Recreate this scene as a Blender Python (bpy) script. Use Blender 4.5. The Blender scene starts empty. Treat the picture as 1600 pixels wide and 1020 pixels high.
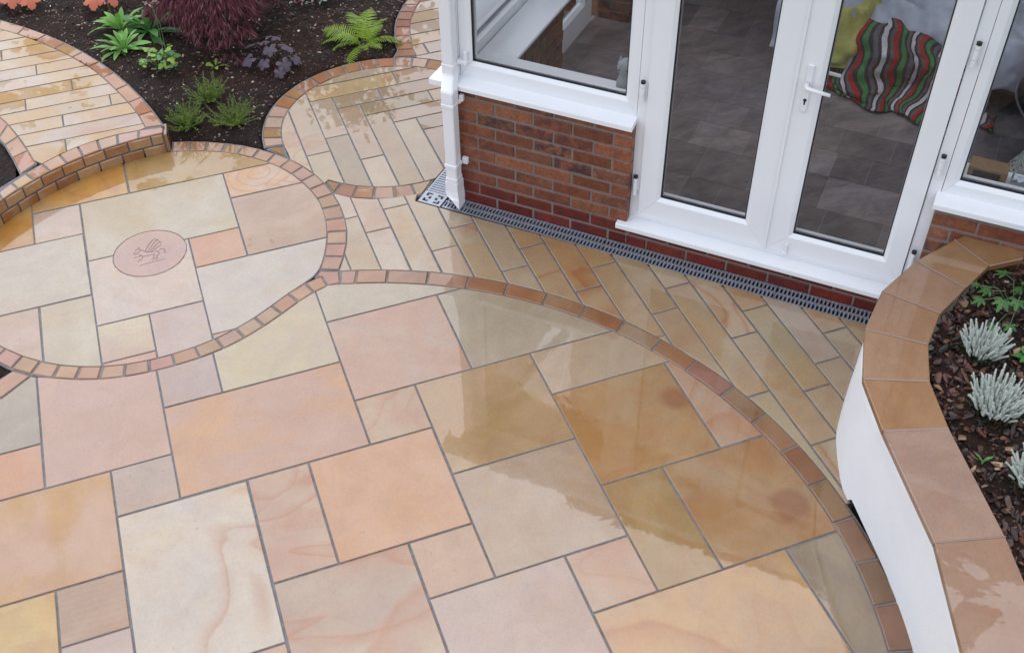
import bpy, bmesh, math, random
from mathutils import Vector, Matrix, noise
rad = math.radians
rng = random.Random(7)
SC = bpy.context.scene
COL = SC.collection

# ---------------------------------------------------------------- camera, sky, sun, exposure
cam_d = bpy.data.cameras.new('camera')
cam = bpy.data.objects.new('camera', cam_d); COL.objects.link(cam)
cam_d.sensor_width = 36.0
cam_d.lens = 36.0 * 1719.6 / 1600.0
cam_d.clip_end = 500
cam.matrix_world = Matrix.Translation((0, 0, 3.75)) @ Matrix.Rotation(-0.34319, 4, 'Z') @ Matrix.Rotation(0.80797, 4, 'X') @ Matrix.Rotation(-0.01571, 4, 'Z')
SC.camera = cam

SUN_EL, SUN_AZ = 74.0, 10.0          # elevation; compass direction the light comes from (0 = +Y, clockwise)
world = bpy.data.worlds.new('World'); SC.world = world
world.use_nodes = True
wn, wl = world.node_tree.nodes, world.node_tree.links
wn.clear()
w_out = wn.new('ShaderNodeOutputWorld'); w_bg = wn.new('ShaderNodeBackground')
sky = wn.new('ShaderNodeTexSky'); sky.sky_type = 'NISHITA'; sky.sun_disc = False
sky.sun_elevation = rad(SUN_EL); sky.sun_rotation = rad(SUN_AZ)
sky.air_density = 1.0; sky.dust_density = 1.5; sky.ozone_density = 1.0
hs = wn.new('ShaderNodeHueSaturation'); hs.inputs['Saturation'].default_value = 0.42
# thin overcast: soft grey cloud mixed over the clear sky
w_tc = wn.new('ShaderNodeTexCoord'); w_no = wn.new('ShaderNodeTexNoise')
w_no.inputs['Scale'].default_value = 2.2; w_no.inputs['Detail'].default_value = 5; w_no.inputs['Roughness'].default_value = 0.55
w_rp = wn.new('ShaderNodeValToRGB')
w_rp.color_ramp.elements[0].position = 0.30; w_rp.color_ramp.elements[0].color = (0.72, 0.74, 0.78, 1)
w_rp.color_ramp.elements[1].position = 0.72; w_rp.color_ramp.elements[1].color = (1.15, 1.15, 1.15, 1)
w_mx = wn.new('ShaderNodeMix'); w_mx.data_type = 'RGBA'; w_mx.blend_type = 'MULTIPLY'; w_mx.inputs[0].default_value = 1.0
wl.new(w_tc.outputs['Generated'], w_no.inputs['Vector']); wl.new(w_no.outputs['Fac'], w_rp.inputs['Fac'])
wl.new(sky.outputs['Color'], hs.inputs['Color']); wl.new(hs.outputs['Color'], w_mx.inputs[6]); wl.new(w_rp.outputs['Color'], w_mx.inputs[7])
w_bg.inputs['Strength'].default_value = 0.15
wl.new(w_mx.outputs[2], w_bg.inputs['Color']); wl.new(w_bg.outputs['Background'], w_out.inputs['Surface'])

sun_d = bpy.data.lights.new('sun', 'SUN'); sun_d.energy = 0.85; sun_d.angle = rad(140); sun_d.color = (1.0, 0.985, 0.965)
sun = bpy.data.objects.new('sun', sun_d); COL.objects.link(sun)
_sd = Vector((math.sin(rad(SUN_AZ)) * math.cos(rad(SUN_EL)), math.cos(rad(SUN_AZ)) * math.cos(rad(SUN_EL)), math.sin(rad(SUN_EL))))
sun.rotation_euler = (-_sd).to_track_quat('-Z', 'Y').to_euler(); sun.location = (0, 0, 12)

SC.view_settings.view_transform = 'Standard'; SC.view_settings.look = 'None'
SC.view_settings.gamma = 1.0; SC.view_settings.use_curve_mapping = False
SC.view_settings.exposure = 1.04
try:
    SC.cycles.max_bounces = 10; SC.cycles.transparent_max_bounces = 16; SC.cycles.transmission_bounces = 8
except Exception: pass

# ---------------------------------------------------------------- helpers
def s2l(c):
    return tuple(((v / 255.0) / 12.92 if v / 255.0 <= 0.04045 else ((v / 255.0 + 0.055) / 1.055) ** 2.4) for v in c)
K = 0.475
SAT = 1.14
def tone(c, k=K):
    r = s2l(c); l = 0.3 * r[0] + 0.59 * r[1] + 0.11 * r[2]          # the wet film dulls colour, so the stone itself is a little richer
    r = [max(0.004, l + (v - l) * (SAT if k == K else 1.0)) for v in r]
    return (r[0] * k, r[1] * k, r[2] * k * (0.94 if k == K else 1.0), 1.0)
WL = {}                                   # world location of every object built
def link(name, verts, faces, mat, parent=None, mats=None, fmat=None, smooth=False, loc=None):
    """one mesh object; verts in world coordinates, origin at the centre of its footprint"""
    if loc is None:
        n = max(len(verts), 1)
        loc = Vector((sum(v[0] for v in verts) / n, sum(v[1] for v in verts) / n, min(v[2] for v in verts)))
    loc = Vector(loc)
    me = bpy.data.meshes.new(name)
    me.from_pydata([(v[0] - loc.x, v[1] - loc.y, v[2] - loc.z) for v in verts], [], faces)
    for m in (mats or [mat]): me.materials.append(m)
    if fmat: me.polygons.foreach_set('material_index', fmat)
    if smooth: me.polygons.foreach_set('use_smooth', [True] * len(me.polygons))
    me.update()
    o = bpy.data.objects.new(name, me); COL.objects.link(o)
    place(o, loc, parent)
    return o
def place(o, loc, parent=None):
    loc = Vector(loc)
    o.location = loc; WL[o] = loc
    if parent is not None:
        o.parent = parent; o.matrix_parent_inverse = Matrix.Translation(-WL[parent])
    return o
def empty(name, loc):
    o = bpy.data.objects.new(name, None); COL.objects.link(o); o.empty_display_size = 0.1
    o.location = loc; WL[o] = Vector(loc); return o
def copy_at(o, loc, parent=None):
    c = o.copy(); COL.objects.link(c); c.parent = None; c.matrix_parent_inverse = Matrix.Identity(4)
    return place(c, loc, parent)
def tag(o, label=None, cat=None, group=None, kind=None):
    if label: o['label'] = label
    if cat: o['category'] = cat
    if group: o['group'] = group
    if kind: o['kind'] = kind
    return o
class MB:
    def __init__(s): s.v = []; s.f = []; s.m = []
    def add(s, v, f, mi=0):
        k = len(s.v); s.v += [tuple(p) for p in v]; s.f += [tuple(i + k for i in q) for q in f]; s.m += [mi] * len(f)
    def box(s, x0, x1, y0, y1, z0, z1, tr=None, mi=0):
        v = [(x0, y0, z0), (x1, y0, z0), (x1, y1, z0), (x0, y1, z0), (x0, y0, z1), (x1, y0, z1), (x1, y1, z1), (x0, y1, z1)]
        if tr: v = [tr(*p) for p in v]
        s.add(v, [(0, 3, 2, 1), (4, 5, 6, 7), (0, 1, 5, 4), (1, 2, 6, 5), (2, 3, 7, 6), (3, 0, 4, 7)], mi)
    def bbox(s, x0, x1, y0, y1, z0, z1, b, tr=None, mi=0):
        """box with all edges chamfered by b"""
        v = []; 
        def q(x, y, z): v.append((x, y, z)); return len(v) - 1
        X = (x0, x1); Y = (y0, y1); Z = (z0, z1); idx = {}
        for i in (0, 1):
            for j in (0, 1):
                for k in (0, 1):
                    sx, sy, sz = (1, -1)[i] * b, (1, -1)[j] * b, (1, -1)[k] * b
                    idx[i, j, k] = (q(X[i], Y[j] + sy, Z[k] + sz), q(X[i] + sx, Y[j], Z[k] + sz), q(X[i] + sx, Y[j] + sy, Z[k]))
        f = []
        for i in (0, 1):
            f.append([idx[i, 0, 0][0], idx[i, 1, 0][0], idx[i, 1, 1][0], idx[i, 0, 1][0]])
            f.append([idx[0, i, 0][1], idx[1, i, 0][1], idx[1, i, 1][1], idx[0, i, 1][1]])
            f.append([idx[0, 0, i][2], idx[1, 0, i][2], idx[1, 1, i][2], idx[0, 1, i][2]])
        for i in (0, 1):
            for j in (0, 1):
                f.append([idx[i, j, 0][0], idx[i, j, 1][0], idx[i, j, 1][1], idx[i, j, 0][1]])
                f.append([idx[i, 0, j][0], idx[i, 1, j][0], idx[i, 1, j][2], idx[i, 0, j][2]])
                f.append([idx[0, i, j][1], idx[1, i, j][1], idx[1, i, j][2], idx[0, i, j][2]])
        for k in idx: f.append(list(idx[k]))
        c = Vector(((x0 + x1) / 2, (y0 + y1) / 2, (z0 + z1) / 2))
        for n_, face in enumerate(f):
            a, b_, d = (Vector(v[t]) for t in face[:3])
            ctr = sum((Vector(v[t]) for t in face), Vector()) / len(face)
            if (b_ - a).cross(d - a).dot(ctr - c) < 0: face.reverse()
        if tr:
            w = [tr(*p) for p in v]
            v = w
        s.add(v, f, mi)
    def tube(s, P, R, n=8, cap=True, mi=0):
        P = [Vector(p) for p in P]
        if not hasattr(R, '__len__'): R = [R] * len(P)
        rings = []; ref = None; v = []
        for i, p in enumerate(P):
            t = (P[min(i + 1, len(P) - 1)] - P[max(i - 1, 0)]).normalized()
            if ref is None: ref = Vector((0, 0, 1)) if abs(t.z) < 0.9 else Vector((1, 0, 0))
            a = t.cross(ref).normalized(); ref = a.cross(t).normalized(); b = ref
            rings.append(len(v))
            for k in range(n):
                th = 2 * math.pi * k / n
                v.append(p + a * (R[i] * math.cos(th)) + b * (R[i] * math.sin(th)))
        f = []
        for i in range(len(P) - 1):
            for k in range(n):
                f.append((rings[i] + k, rings[i] + (k + 1) % n, rings[i + 1] + (k + 1) % n, rings[i + 1] + k))
        if cap:
            f.append(tuple(range(rings[0] + n - 1, rings[0] - 1, -1))); f.append(tuple(range(rings[-1], rings[-1] + n)))
        s.add(v, f, mi)
    def build(s, name, mat, parent=None, smooth=False, mats=None, loc=None):
        return link(name, s.v, s.f, mat, parent, mats, s.m if mats else None, smooth, loc)
# house axes: s runs along the conservatory front (to the right), d goes into the house
Q = math.sqrt(0.5)
def H(s, d, z=0.0): return ((s + d) * Q, (d - s) * Q, z)

# ---------------------------------------------------------------- materials
def newmat(name):
    m = bpy.data.materials.new(name); m.use_nodes = True
    nt = m.node_tree; nt.nodes.clear()
    out = nt.nodes.new('ShaderNodeOutputMaterial'); p = nt.nodes.new('ShaderNodeBsdfPrincipled')
    nt.links.new(p.outputs[0], out.inputs[0])
    return m, nt, p, out
class G:
    """tiny node-graph helper"""
    def __init__(s, nt): s.nt = nt
    def n(s, t, **kw):
        o = s.nt.nodes.new('ShaderNode' + t)
        for k, v in kw.items(): setattr(o, k, v)
        return o
    def l(s, a, b): s.nt.links.new(a, b)
    def noise(s, vec, scale, detail=3, rough=0.5, dist=0.0):
        o = s.n('TexNoise'); o.inputs['Scale'].default_value = scale; o.inputs['Detail'].default_value = detail
        o.inputs['Roughness'].default_value = rough; o.inputs['Distortion'].default_value = dist
        if vec: s.l(vec, o.inputs['Vector'])
        return o
    def math(s, op, a, b=None, c=None, clamp=False):
        o = s.n('Math', operation=op); o.use_clamp = clamp
        for i, x in enumerate((a, b, c)):
            if x is None: continue
            if isinstance(x, (int, float)): o.inputs[i].default_value = x
            else: s.l(x, o.inputs[i])
        return o.outputs[0]
    def mix(s, fac, a, b, blend='MIX'):
        o = s.n('Mix', data_type='RGBA', blend_type=blend)
        for i, x in ((0, fac), (6, a), (7, b)):
            if isinstance(x, (int, float)): o.inputs[i].default_value = x
            elif isinstance(x, tuple): o.inputs[i].default_value = x
            else: s.l(x, o.inputs[i])
        return o.outputs[2]
    def ramp(s, fac, stops, interp='LINEAR'):
        o = s.n('ValToRGB'); cr = o.color_ramp; cr.interpolation = interp
        while len(cr.elements) < len(stops): cr.elements.new(0.5)
        for e, (p, c) in zip(cr.elements, stops):
            e.position = p; e.color = c if isinstance(c, tuple) else (c, c, c, 1)
        s.l(fac, o.inputs[0]); return o.outputs[0]
    def smooth(s, x, lo, hi):
        o = s.n('MapRange', interpolation_type='SMOOTHSTEP'); s.l(x, o.inputs[0])
        for i, v in ((1, lo), (2, hi)):
            if isinstance(v, (int, float)): o.inputs[i].default_value = v
            else: s.l(v, o.inputs[i])
        return o.outputs[0]
    def bump(s, h, strength, dist, p, inp='Normal'):
        o = s.n('Bump'); o.inputs['Strength'].default_value = strength; o.inputs['Distance'].default_value = dist
        s.l(h, o.inputs['Height']); s.l(o.outputs[0], p.inputs[inp])
    def attr(s, name):
        o = s.n('Attribute', attribute_type='OBJECT'); o.attribute_name = name; return o

def stone_material():
    """sawn Indian sandstone, wet: colour, second tone, rust banding and water film come from the piece's own properties"""
    m, nt, p, out = newmat('wet_sandstone'); g = G(nt)
    oi = g.n('ObjectInfo'); tc = g.n('TexCoord'); geo = g.n('NewGeometry')
    off = g.n('Vector' + 'Math', operation='MULTIPLY_ADD')
    cmb = g.n('CombineXYZ'); 
    g.l(oi.outputs['Random'], cmb.inputs[0]); g.l(g.math('MULTIPLY', oi.outputs['Random'], 7.31), cmb.inputs[1]); g.l(g.math('MULTIPLY', oi.outputs['Random'], 3.77), cmb.inputs[2])
    g.l(cmb.outputs[0], off.inputs[0]); off.inputs[1].default_value = (40, 40, 40); g.l(tc.outputs['Object'], off.inputs[2])
    rot = g.n('VectorRotate', rotation_type='Z_AXIS'); g.l(off.outputs[0], rot.inputs['Vector']); g.l(g.math('MULTIPLY', oi.outputs['Random'], 25.0), rot.inputs['Angle'])
    v = rot.outputs[0]
    tint = g.attr('tone2'); band = g.attr('band'); film = g.attr('film')
    n_big = g.noise(v, 2.6, 4, 0.55, 0.6)
    c = g.mix(g.ramp(n_big.outputs['Fac'], [(0.40, 0.0), (0.60, 1.0)]), oi.outputs['Color'], tint.outputs['Color'])
    n_c = g.noise(v, 4.3, 5, 0.6, 0.8)          # cool violet-grey and golden clouding
    c = g.mix(g.ramp(n_c.outputs['Fac'], [(0.54, 0.0), (0.72, 0.75)]), c, g.mix(1.0, c, (0.90, 0.87, 0.89, 1), 'MULTIPLY'))
    c = g.mix(g.ramp(n_c.outputs['Fac'], [(0.28, 0.8), (0.44, 0.0)]), c, g.mix(1.0, c, (1.03, 0.93, 0.74, 1), 'MULTIPLY'))
    # rust rings and veins: iso-lines of a stretched, warped field
    mp = g.n('Mapping'); mp.inputs['Scale'].default_value = (1.0, 2.1, 1.0); g.l(v, mp.inputs['Vector'])
    n_b = g.noise(mp.outputs[0], 1.15, 2.0, 0.35, 0.7)
    ph = g.math('FRACT', g.math('MULTIPLY', n_b.outputs['Fac'], 5.0))
    line = g.ramp(ph, [(0.22, 0.0), (0.44, 0.55), (0.52, 1.0), (0.57, 0.25), (0.85, 0.0)])
    fade = g.ramp(g.noise(v, 1.9, 2).outputs['Fac'], [(0.30, 0.0), (0.50, 1.0)])
    bf = g.math('MULTIPLY', g.math('MULTIPLY', line, fade), band.outputs['Fac'], clamp=True)
    rust = g.mix(0.72, c, (0.27, 0.092, 0.024, 1))
    c = g.mix(bf, c, rust)
    # a single iron ring (centre, radius) and a soft iron spot where a slab has one
    def local_dist(name, warp):
        at = g.attr(name); sp = g.n('SeparateXYZ'); g.l(at.outputs['Vector'], sp.inputs[0]); so = g.n('SeparateXYZ'); g.l(tc.outputs['Object'], so.inputs[0])
        dx = g.math('SUBTRACT', so.outputs[0], sp.outputs[0]); dy = g.math('SUBTRACT', so.outputs[1], sp.outputs[1])
        dd = g.math('SQRT', g.math('ADD', g.math('MULTIPLY', dx, dx), g.math('MULTIPLY', dy, dy)))
        dd = g.math('ADD', dd, g.math('MULTIPLY', g.math('SUBTRACT', g.noise(v, 3.5, 3).outputs['Fac'], 0.5), warp))
        return g.math('ADD', g.math('DIVIDE', dd, g.math('MAXIMUM', sp.outputs[2], 0.0001)), g.math('MULTIPLY', g.math('LESS_THAN', sp.outputs[2], 0.001), 1e6))
    rr = local_dist('ring', 0.16); nr = g.attr('rings').outputs['Fac']
    wrap = g.math('FRACT', rr)
    rl = g.ramp(wrap, [(0.0, 0.35), (0.06, 0.0), (0.70, 0.0), (0.90, 0.55), (0.97, 1.0), (1.0, 0.6)])
    rf = g.math('MULTIPLY', rl, g.math('LESS_THAN', rr, g.math('ADD', nr, 0.03)))
    c = g.mix(g.math('MULTIPLY', rf, 0.85), c, rust)
    sf = g.smooth(g.math('SUBTRACT', 1.25, local_dist('spot', 0.12)), 0.0, 0.6)
    c = g.mix(g.math('MULTIPLY', sf, 0.72), c, g.mix(1.0, c, (0.70, 0.42, 0.27, 1), 'MULTIPLY'))
    # laminations
    lam = g.attr('lam'); so2 = g.n('SeparateXYZ'); g.l(tc.outputs['Object'], so2.inputs[0])
    lw = g.math('ADD', g.math('MULTIPLY', so2.outputs[1], 36.0), g.math('MULTIPLY', g.noise(tc.outputs['Object'], 3.0, 2).outputs['Fac'], 1.6))
    lf = g.math('MULTIPLY', g.ramp(g.math('FRACT', lw), [(0.40, 0.0), (0.50, 1.0), (0.56, 0.0)]), lam.outputs['Fac'])
    c = g.mix(g.math('MULTIPLY', lf, 0.55), c, g.mix(1.0, c, (0.62, 0.56, 0.60, 1), 'MULTIPLY'))
    # iron blush
    bl = g.ramp(g.noise(v, 1.4, 2, 0.5, 0.3).outputs['Fac'], [(0.55, 0.0), (0.75, 1.0)])
    c = g.mix(g.math('MULTIPLY', bl, g.math('ADD', g.math('MULTIPLY', band.outputs['Fac'], 0.35), 0.22)), c, g.mix(1.0, c, (0.95, 0.62, 0.36, 1), 'MULTIPLY'))
    # grain, faint bedding streaks and small dark flecks
    n_s = g.noise(v, 7, 6, 0.6, 0.5)
    c = g.mix(1.0, c, g.ramp(n_s.outputs['Fac'], [(0.30, (0.93, 0.90, 0.90, 1)), (0.70, (1.06, 1.07, 1.07, 1))]), 'MULTIPLY')
    n_f = g.noise(v, 220, 3, 0.6)
    c = g.mix(1.0, c, g.ramp(n_f.outputs['Fac'], [(0.3, (0.93, 0.93, 0.93, 1)), (0.7, (1.06, 1.06, 1.06, 1))]), 'MULTIPLY')
    n_g = g.noise(v, 75, 4, 0.75)
    c = g.mix(1.0, c, g.ramp(n_g.outputs['Fac'], [(0.28, (0.88, 0.88, 0.89, 1)), (0.5, (1.0, 1.0, 1.0, 1)), (0.75, (1.07, 1.07, 1.06, 1))]), 'MULTIPLY')
    fl = g.math('MULTIPLY', g.ramp(g.noise(v, 42, 2, 0.5).outputs['Fac'], [(0.71, 0.0), (0.77, 1.0)]), g.ramp(g.noise(v, 3.5, 2).outputs['Fac'], [(0.44, 0.0), (0.58, 1.0)]))
    c = g.mix(g.math('MULTIPLY', fl, 0.6), c, (0.12, 0.10, 0.10, 1))
    g.l(c, p.inputs['Base Color'])
    # water film: puddled where the film noise is under the piece's film value
    n_w = g.noise(geo.outputs['Position'], 3.6, 8, 0.62, 0.5)
    thr = g.math('ADD', g.math('MULTIPLY', g.math('SUBTRACT', 1.0, film.outputs['Fac']), 0.55), 0.22)
    wet = g.smooth(n_w.outputs['Fac'], g.math('SUBTRACT', thr, 0.012), g.math('ADD', thr, 0.012))
    p.inputs['Roughness'].default_value = 0.45
    p.inputs['Specular IOR Level'].default_value = 0.35
    g.l(g.math('ADD', g.math('MULTIPLY', wet, 0.92), 0.08), p.inputs['Coat Weight'])
    g.l(g.math('SUBTRACT', 0.22, g.math('MULTIPLY', wet, 0.195)), p.inputs['Coat Roughness'])
    p.inputs['Coat IOR'].default_value = 1.62
    g.bump(n_g.outputs['Fac'], 0.25, 0.002, p)
    b2 = g.n('Bump'); b2.inputs['Strength'].default_value = 0.14; b2.inputs['Distance'].default_value = 0.004
    g.l(g.noise(geo.outputs['Position'], 6, 3, .5, .4).outputs['Fac'], b2.inputs['Height']); g.l(b2.outputs[0], p.inputs['Coat Normal'])
    return m
def simple(name, col, rough=0.5, var=0.12, scale=30, bump=0.0, spec=0.5, metal=0.0, coat=0.0, objcol=False, bdist=0.002):
    m, nt, p, out = newmat(name); g = G(nt)
    tc = g.n('TexCoord'); oi = g.n('ObjectInfo')
    n = g.noise(tc.outputs['Object'], scale, 5, 0.6)
    base = oi.outputs['Color'] if objcol else (col[0], col[1], col[2], 1)
    c = g.mix(1.0, base, g.ramp(n.outputs['Fac'], [(0.25, (1 - var,) * 3 + (1,)), (0.75, (1 + var,) * 3 + (1,))]), 'MULTIPLY')
    g.l(c, p.inputs['Base Color']); p.inputs['Roughness'].default_value = rough; p.inputs['Metallic'].default_value = metal
    p.inputs['Specular IOR Level'].default_value = spec; p.inputs['Coat Weight'].default_value = coat; p.inputs['Coat Roughness'].default_value = 0.1
    if bump: g.bump(n.outputs['Fac'], bump, bdist, p)
    return m
def brick_material():
    m, nt, p, out = newmat('facing_brick'); g = G(nt)
    oi = g.n('ObjectInfo'); geo = g.n('NewGeometry')
    n1 = g.noise(geo.outputs['Position'], 17, 6, 0.7, 0.4); n2 = g.noise(geo.outputs['Position'], 70, 4, 0.7)
    c = g.mix(1.0, oi.outputs['Color'], g.ramp(n1.outputs['Fac'], [(0.3, (0.70, 0.66, 0.66, 1)), (0.65, (1.15, 1.12, 1.08, 1))]), 'MULTIPLY')
    dk = g.attr('burn')
    c = g.mix(g.math('MULTIPLY', g.ramp(n1.outputs['Fac'], [(0.40, 1.0), (0.60, 0.0)]), dk.outputs['Fac'], clamp=True), c, (0.045, 0.026, 0.034, 1))
    c = g.mix(1.0, c, g.ramp(n2.outputs['Fac'], [(0.3, (0.72, 0.72, 0.72, 1)), (0.7, (1.22, 1.2, 1.16, 1))]), 'MULTIPLY')
    g.l(c, p.inputs['Base Color']); p.inputs['Roughness'].default_value = 0.42; p.inputs['Specular IOR Level'].default_value = 0.35
    g.bump(n2.outputs['Fac'], 0.55, 0.003, p)
    return m
def soil_material():
    m, nt, p, out = newmat('wet_garden_soil'); g = G(nt)
    geo = g.n('NewGeometry'); n1 = g.noise(geo.outputs['Position'], 55, 6, 0.75); n2 = g.noise(geo.outputs['Position'], 3, 4)
    n3 = g.noise(geo.outputs['Position'], 190, 3, 0.7)
    c = g.ramp(n1.outputs['Fac'], [(0.30, (0.006, 0.004, 0.0035, 1)), (0.55, (0.020, 0.0115, 0.0085, 1)), (0.78, (0.075, 0.040, 0.027, 1))])
    c = g.mix(g.ramp(n2.outputs['Fac'], [(0.42, 0.0), (0.62, 0.6)]), c, g.mix(1.0, c, (1.6, 1.05, 0.85, 1), 'MULTIPLY'))
    g.l(c, p.inputs['Base Color'])
    g.l(g.ramp(n3.outputs['Fac'], [(0.4, 0.6), (0.6, 0.95)]), p.inputs['Roughness']); p.inputs['Specular IOR Level'].default_value = 0.22
    add = g.math('ADD', n1.outputs['Fac'], g.math('MULTIPLY', n3.outputs['Fac'], 0.5)); g.bump(add, 0.9, 0.012, p)
    return m
def leaf_material(name, col, col2, gloss=0.4, vein=None, trans=0.25):
    m, nt, p, out = newmat(name); g = G(nt)
    geo = g.n('NewGeometry'); oi = g.n('ObjectInfo'); uv = g.n('UVMap')
    n = g.noise(geo.outputs['Position'], 40, 3); rn = geo.outputs['Random Per Island']
    f = g.math('ADD', g.math('MULTIPLY', rn, 0.6), g.math('MULTIPLY', n.outputs['Fac'], 0.4))
    c = g.mix(f, col + (1,), col2 + (1,))
    g.l(c, p.inputs['Base Color']); p.inputs['Roughness'].default_value = gloss; p.inputs['Specular IOR Level'].default_value = 0.45
    if trans:
        t = g.n('BsdfTranslucent'); g.l(c, t.inputs['Color']); mx = g.n('MixShader'); mx.inputs[0].default_value = trans
        g.l(p.outputs[0], mx.inputs[1]); g.l(t.outputs[0], mx.inputs[2]); g.l(mx.outputs[0], out.inputs[0])
    return m
def glass_material(name, tint=(0.975, 0.985, 0.985)):
    m, nt, p, out = newmat(name); g = G(nt); nt.nodes.remove(p)
    fr = g.n('Fresnel'); fr.inputs['IOR'].default_value = 1.28
    tr = g.n('BsdfTransparent'); tr.inputs['Color'].default_value = tint + (1,)
    gl = g.n('BsdfGlossy'); gl.inputs['Roughness'].default_value = 0.0; gl.inputs['Color'].default_value = (1, 1, 1, 1)
    mx = g.n('MixShader'); g.l(fr.outputs[0], mx.inputs[0]); g.l(tr.outputs[0], mx.inputs[1]); g.l(gl.outputs[0], mx.inputs[2]); g.l(mx.outputs[0], out.inputs[0])
    return m

M_STONE = stone_material()
M_MORTAR = simple('grey_joint_mortar', (0.125, 0.128, 0.138), 0.7, 0.38, 28, 0.5)
M_SETTMORT = simple('pale_edging_mortar', (0.155, 0.153, 0.155), 0.75, 0.38, 28, 0.5)
M_BRICK = brick_material()
M_BMORTAR = simple('brick_mortar', (0.19, 0.155, 0.135), 0.85, 0.25, 90, 0.5)
M_SOIL = soil_material()
M_PVC = simple('white_upvc', (0.80, 0.81, 0.83), 0.26, 0.015, 6, 0, 0.5)
M_PIPE = simple('white_downpipe_plastic', (0.78, 0.78, 0.80), 0.3, 0.02, 6, 0, 0.5)
M_RUBBER = simple('black_gasket', (0.012, 0.012, 0.014), 0.5, 0.1, 20)
M_GLASS = glass_material('clear_glass')
M_STEEL = simple('galvanised_grate_steel', (0.36, 0.385, 0.44), 0.35, 0.18, 60, 0.1, 0.5, 0.5)
M_GRATE_PL = simple('grey_plastic_corner_grate', (0.37, 0.40, 0.45), 0.4, 0.08, 40)
M_CHANNEL = simple('dark_channel', (0.02, 0.021, 0.024), 0.5, 0.2, 40)
M_RENDER = simple('white_masonry_render', (0.80, 0.81, 0.83), 0.75, 0.03, 5, 0.0)
def _render_bump():
    nt = M_RENDER.node_tree; g = G(nt); p = [n for n in nt.nodes if n.type == 'BSDF_PRINCIPLED'][0]
    geo = g.n('NewGeometry'); a = g.noise(geo.outputs['Position'], 95, 4, 0.65); g.bump(a.outputs['Fac'], 0.6, 0.004, p)
_render_bump()

# ---------------------------------------------------------------- measured outlines, in metres
SLAB_CIRCLE=[['a1',[[-1.201,5.221],[-1.192,5.253],[-1.153,5.306],[-1.112,5.356],[-1.068,5.405],[-1.022,5.452],[-0.973,5.496],[-0.923,5.538],[-0.864,5.581],[-0.864,5.221]]],['a2',[[-0.857,5.505],[-0.857,5.586],[-0.816,5.614],[-0.76,5.648],[-0.703,5.68],[-0.644,5.709],[-0.584,5.734],[-0.522,5.757],[-0.46,5.777],[-0.396,5.794],[-0.337,5.807],[-0.337,5.505]]],['a3',[[-0.058,5.83],[0.041,5.799],[0.104,5.776],[0.135,5.763],[0.196,5.733],[0.225,5.717],[0.254,5.699],[0.282,5.68],[0.31,5.659],[0.337,5.638],[0.388,5.592],[0.436,5.544],[0.47,5.504],[-0.327,5.504],[-0.327,5.809],[-0.268,5.819],[-0.203,5.827],[-0.137,5.832],[-0.072,5.833]]],['a4',[[-0.857,5.22],[-0.857,5.494],[-0.609,5.494],[-0.609,5.22]]],['a5',[[-1.226,4.691],[-1.233,4.7],[-1.278,4.945],[-1.203,5.213],[-0.611,5.213],[-0.611,4.691]]],['a6',[[-0.872,4.277],[-0.906,4.304],[-0.932,4.326],[-0.958,4.349],[-0.982,4.374],[-1.029,4.427],[-1.098,4.512],[-1.219,4.68],[-0.872,4.68]]],['a7',[[-0.609,4.143],[-0.636,4.151],[-0.668,4.163],[-0.701,4.177],[-0.732,4.191],[-0.763,4.207],[-0.794,4.224],[-0.823,4.243],[-0.861,4.269],[-0.861,4.68],[-0.609,4.68]]],['a8',[[-0.601,4.97],[-0.601,5.496],[0.194,5.496],[0.194,4.97],[-0.099,4.97],[-0.112,5.004],[-0.131,5.035],[-0.155,5.061],[-0.183,5.083],[-0.215,5.099],[-0.25,5.109],[-0.286,5.112],[-0.322,5.109],[-0.356,5.099],[-0.389,5.083],[-0.417,5.061],[-0.441,5.035],[-0.46,5.004],[-0.473,4.97]]],['a9',[[0.477,5.495],[0.501,5.464],[0.52,5.436],[0.537,5.408],[0.553,5.378],[0.568,5.349],[0.582,5.318],[0.608,5.25],[0.203,5.25],[0.203,5.495]]],['a10',[[0.611,5.24],[0.626,5.193],[0.635,5.161],[0.643,5.129],[0.649,5.096],[0.654,5.063],[0.658,5.03],[0.659,4.996],[0.659,4.927],[0.657,4.892],[0.653,4.856],[0.649,4.822],[0.636,4.753],[0.626,4.712],[0.203,4.712],[0.203,5.24]]],['a11',[[0.193,4.961],[0.193,4.712],[-0.072,4.712],[-0.072,4.961]]],['a12',[[-0.081,4.962],[-0.081,4.439],[-0.601,4.439],[-0.601,4.962],[-0.475,4.962],[-0.48,4.913],[-0.472,4.864],[-0.452,4.818],[-0.421,4.779],[-0.381,4.749],[-0.335,4.731],[-0.286,4.724],[-0.237,4.731],[-0.191,4.749],[-0.151,4.779],[-0.12,4.818],[-0.1,4.864],[-0.092,4.913],[-0.097,4.962]]],['a13',[[0.624,4.702],[0.62,4.686],[0.599,4.62],[0.574,4.555],[0.561,4.525],[0.547,4.497],[0.533,4.472],[0.519,4.452],[0.504,4.435],[0.488,4.42],[0.469,4.406],[0.335,4.334],[0.172,4.236],[0.14,4.218],[0.108,4.202],[0.074,4.187],[0.041,4.173],[-0.074,4.173],[-0.074,4.702]]],['a14',[[0.019,4.165],[-0.029,4.149],[-0.072,4.136],[-0.072,4.165]]],['a15',[[-0.601,4.16],[-0.601,4.43],[-0.353,4.43],[-0.353,4.16]]],['a16',[[-0.082,4.134],[-0.136,4.122],[-0.172,4.115],[-0.208,4.11],[-0.281,4.104],[-0.345,4.103],[-0.345,4.429],[-0.082,4.429]]],['a17',[[-0.353,4.103],[-0.392,4.104],[-0.428,4.106],[-0.464,4.11],[-0.5,4.115],[-0.534,4.122],[-0.569,4.131],[-0.6,4.14],[-0.6,4.151],[-0.353,4.151]]]]
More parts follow.
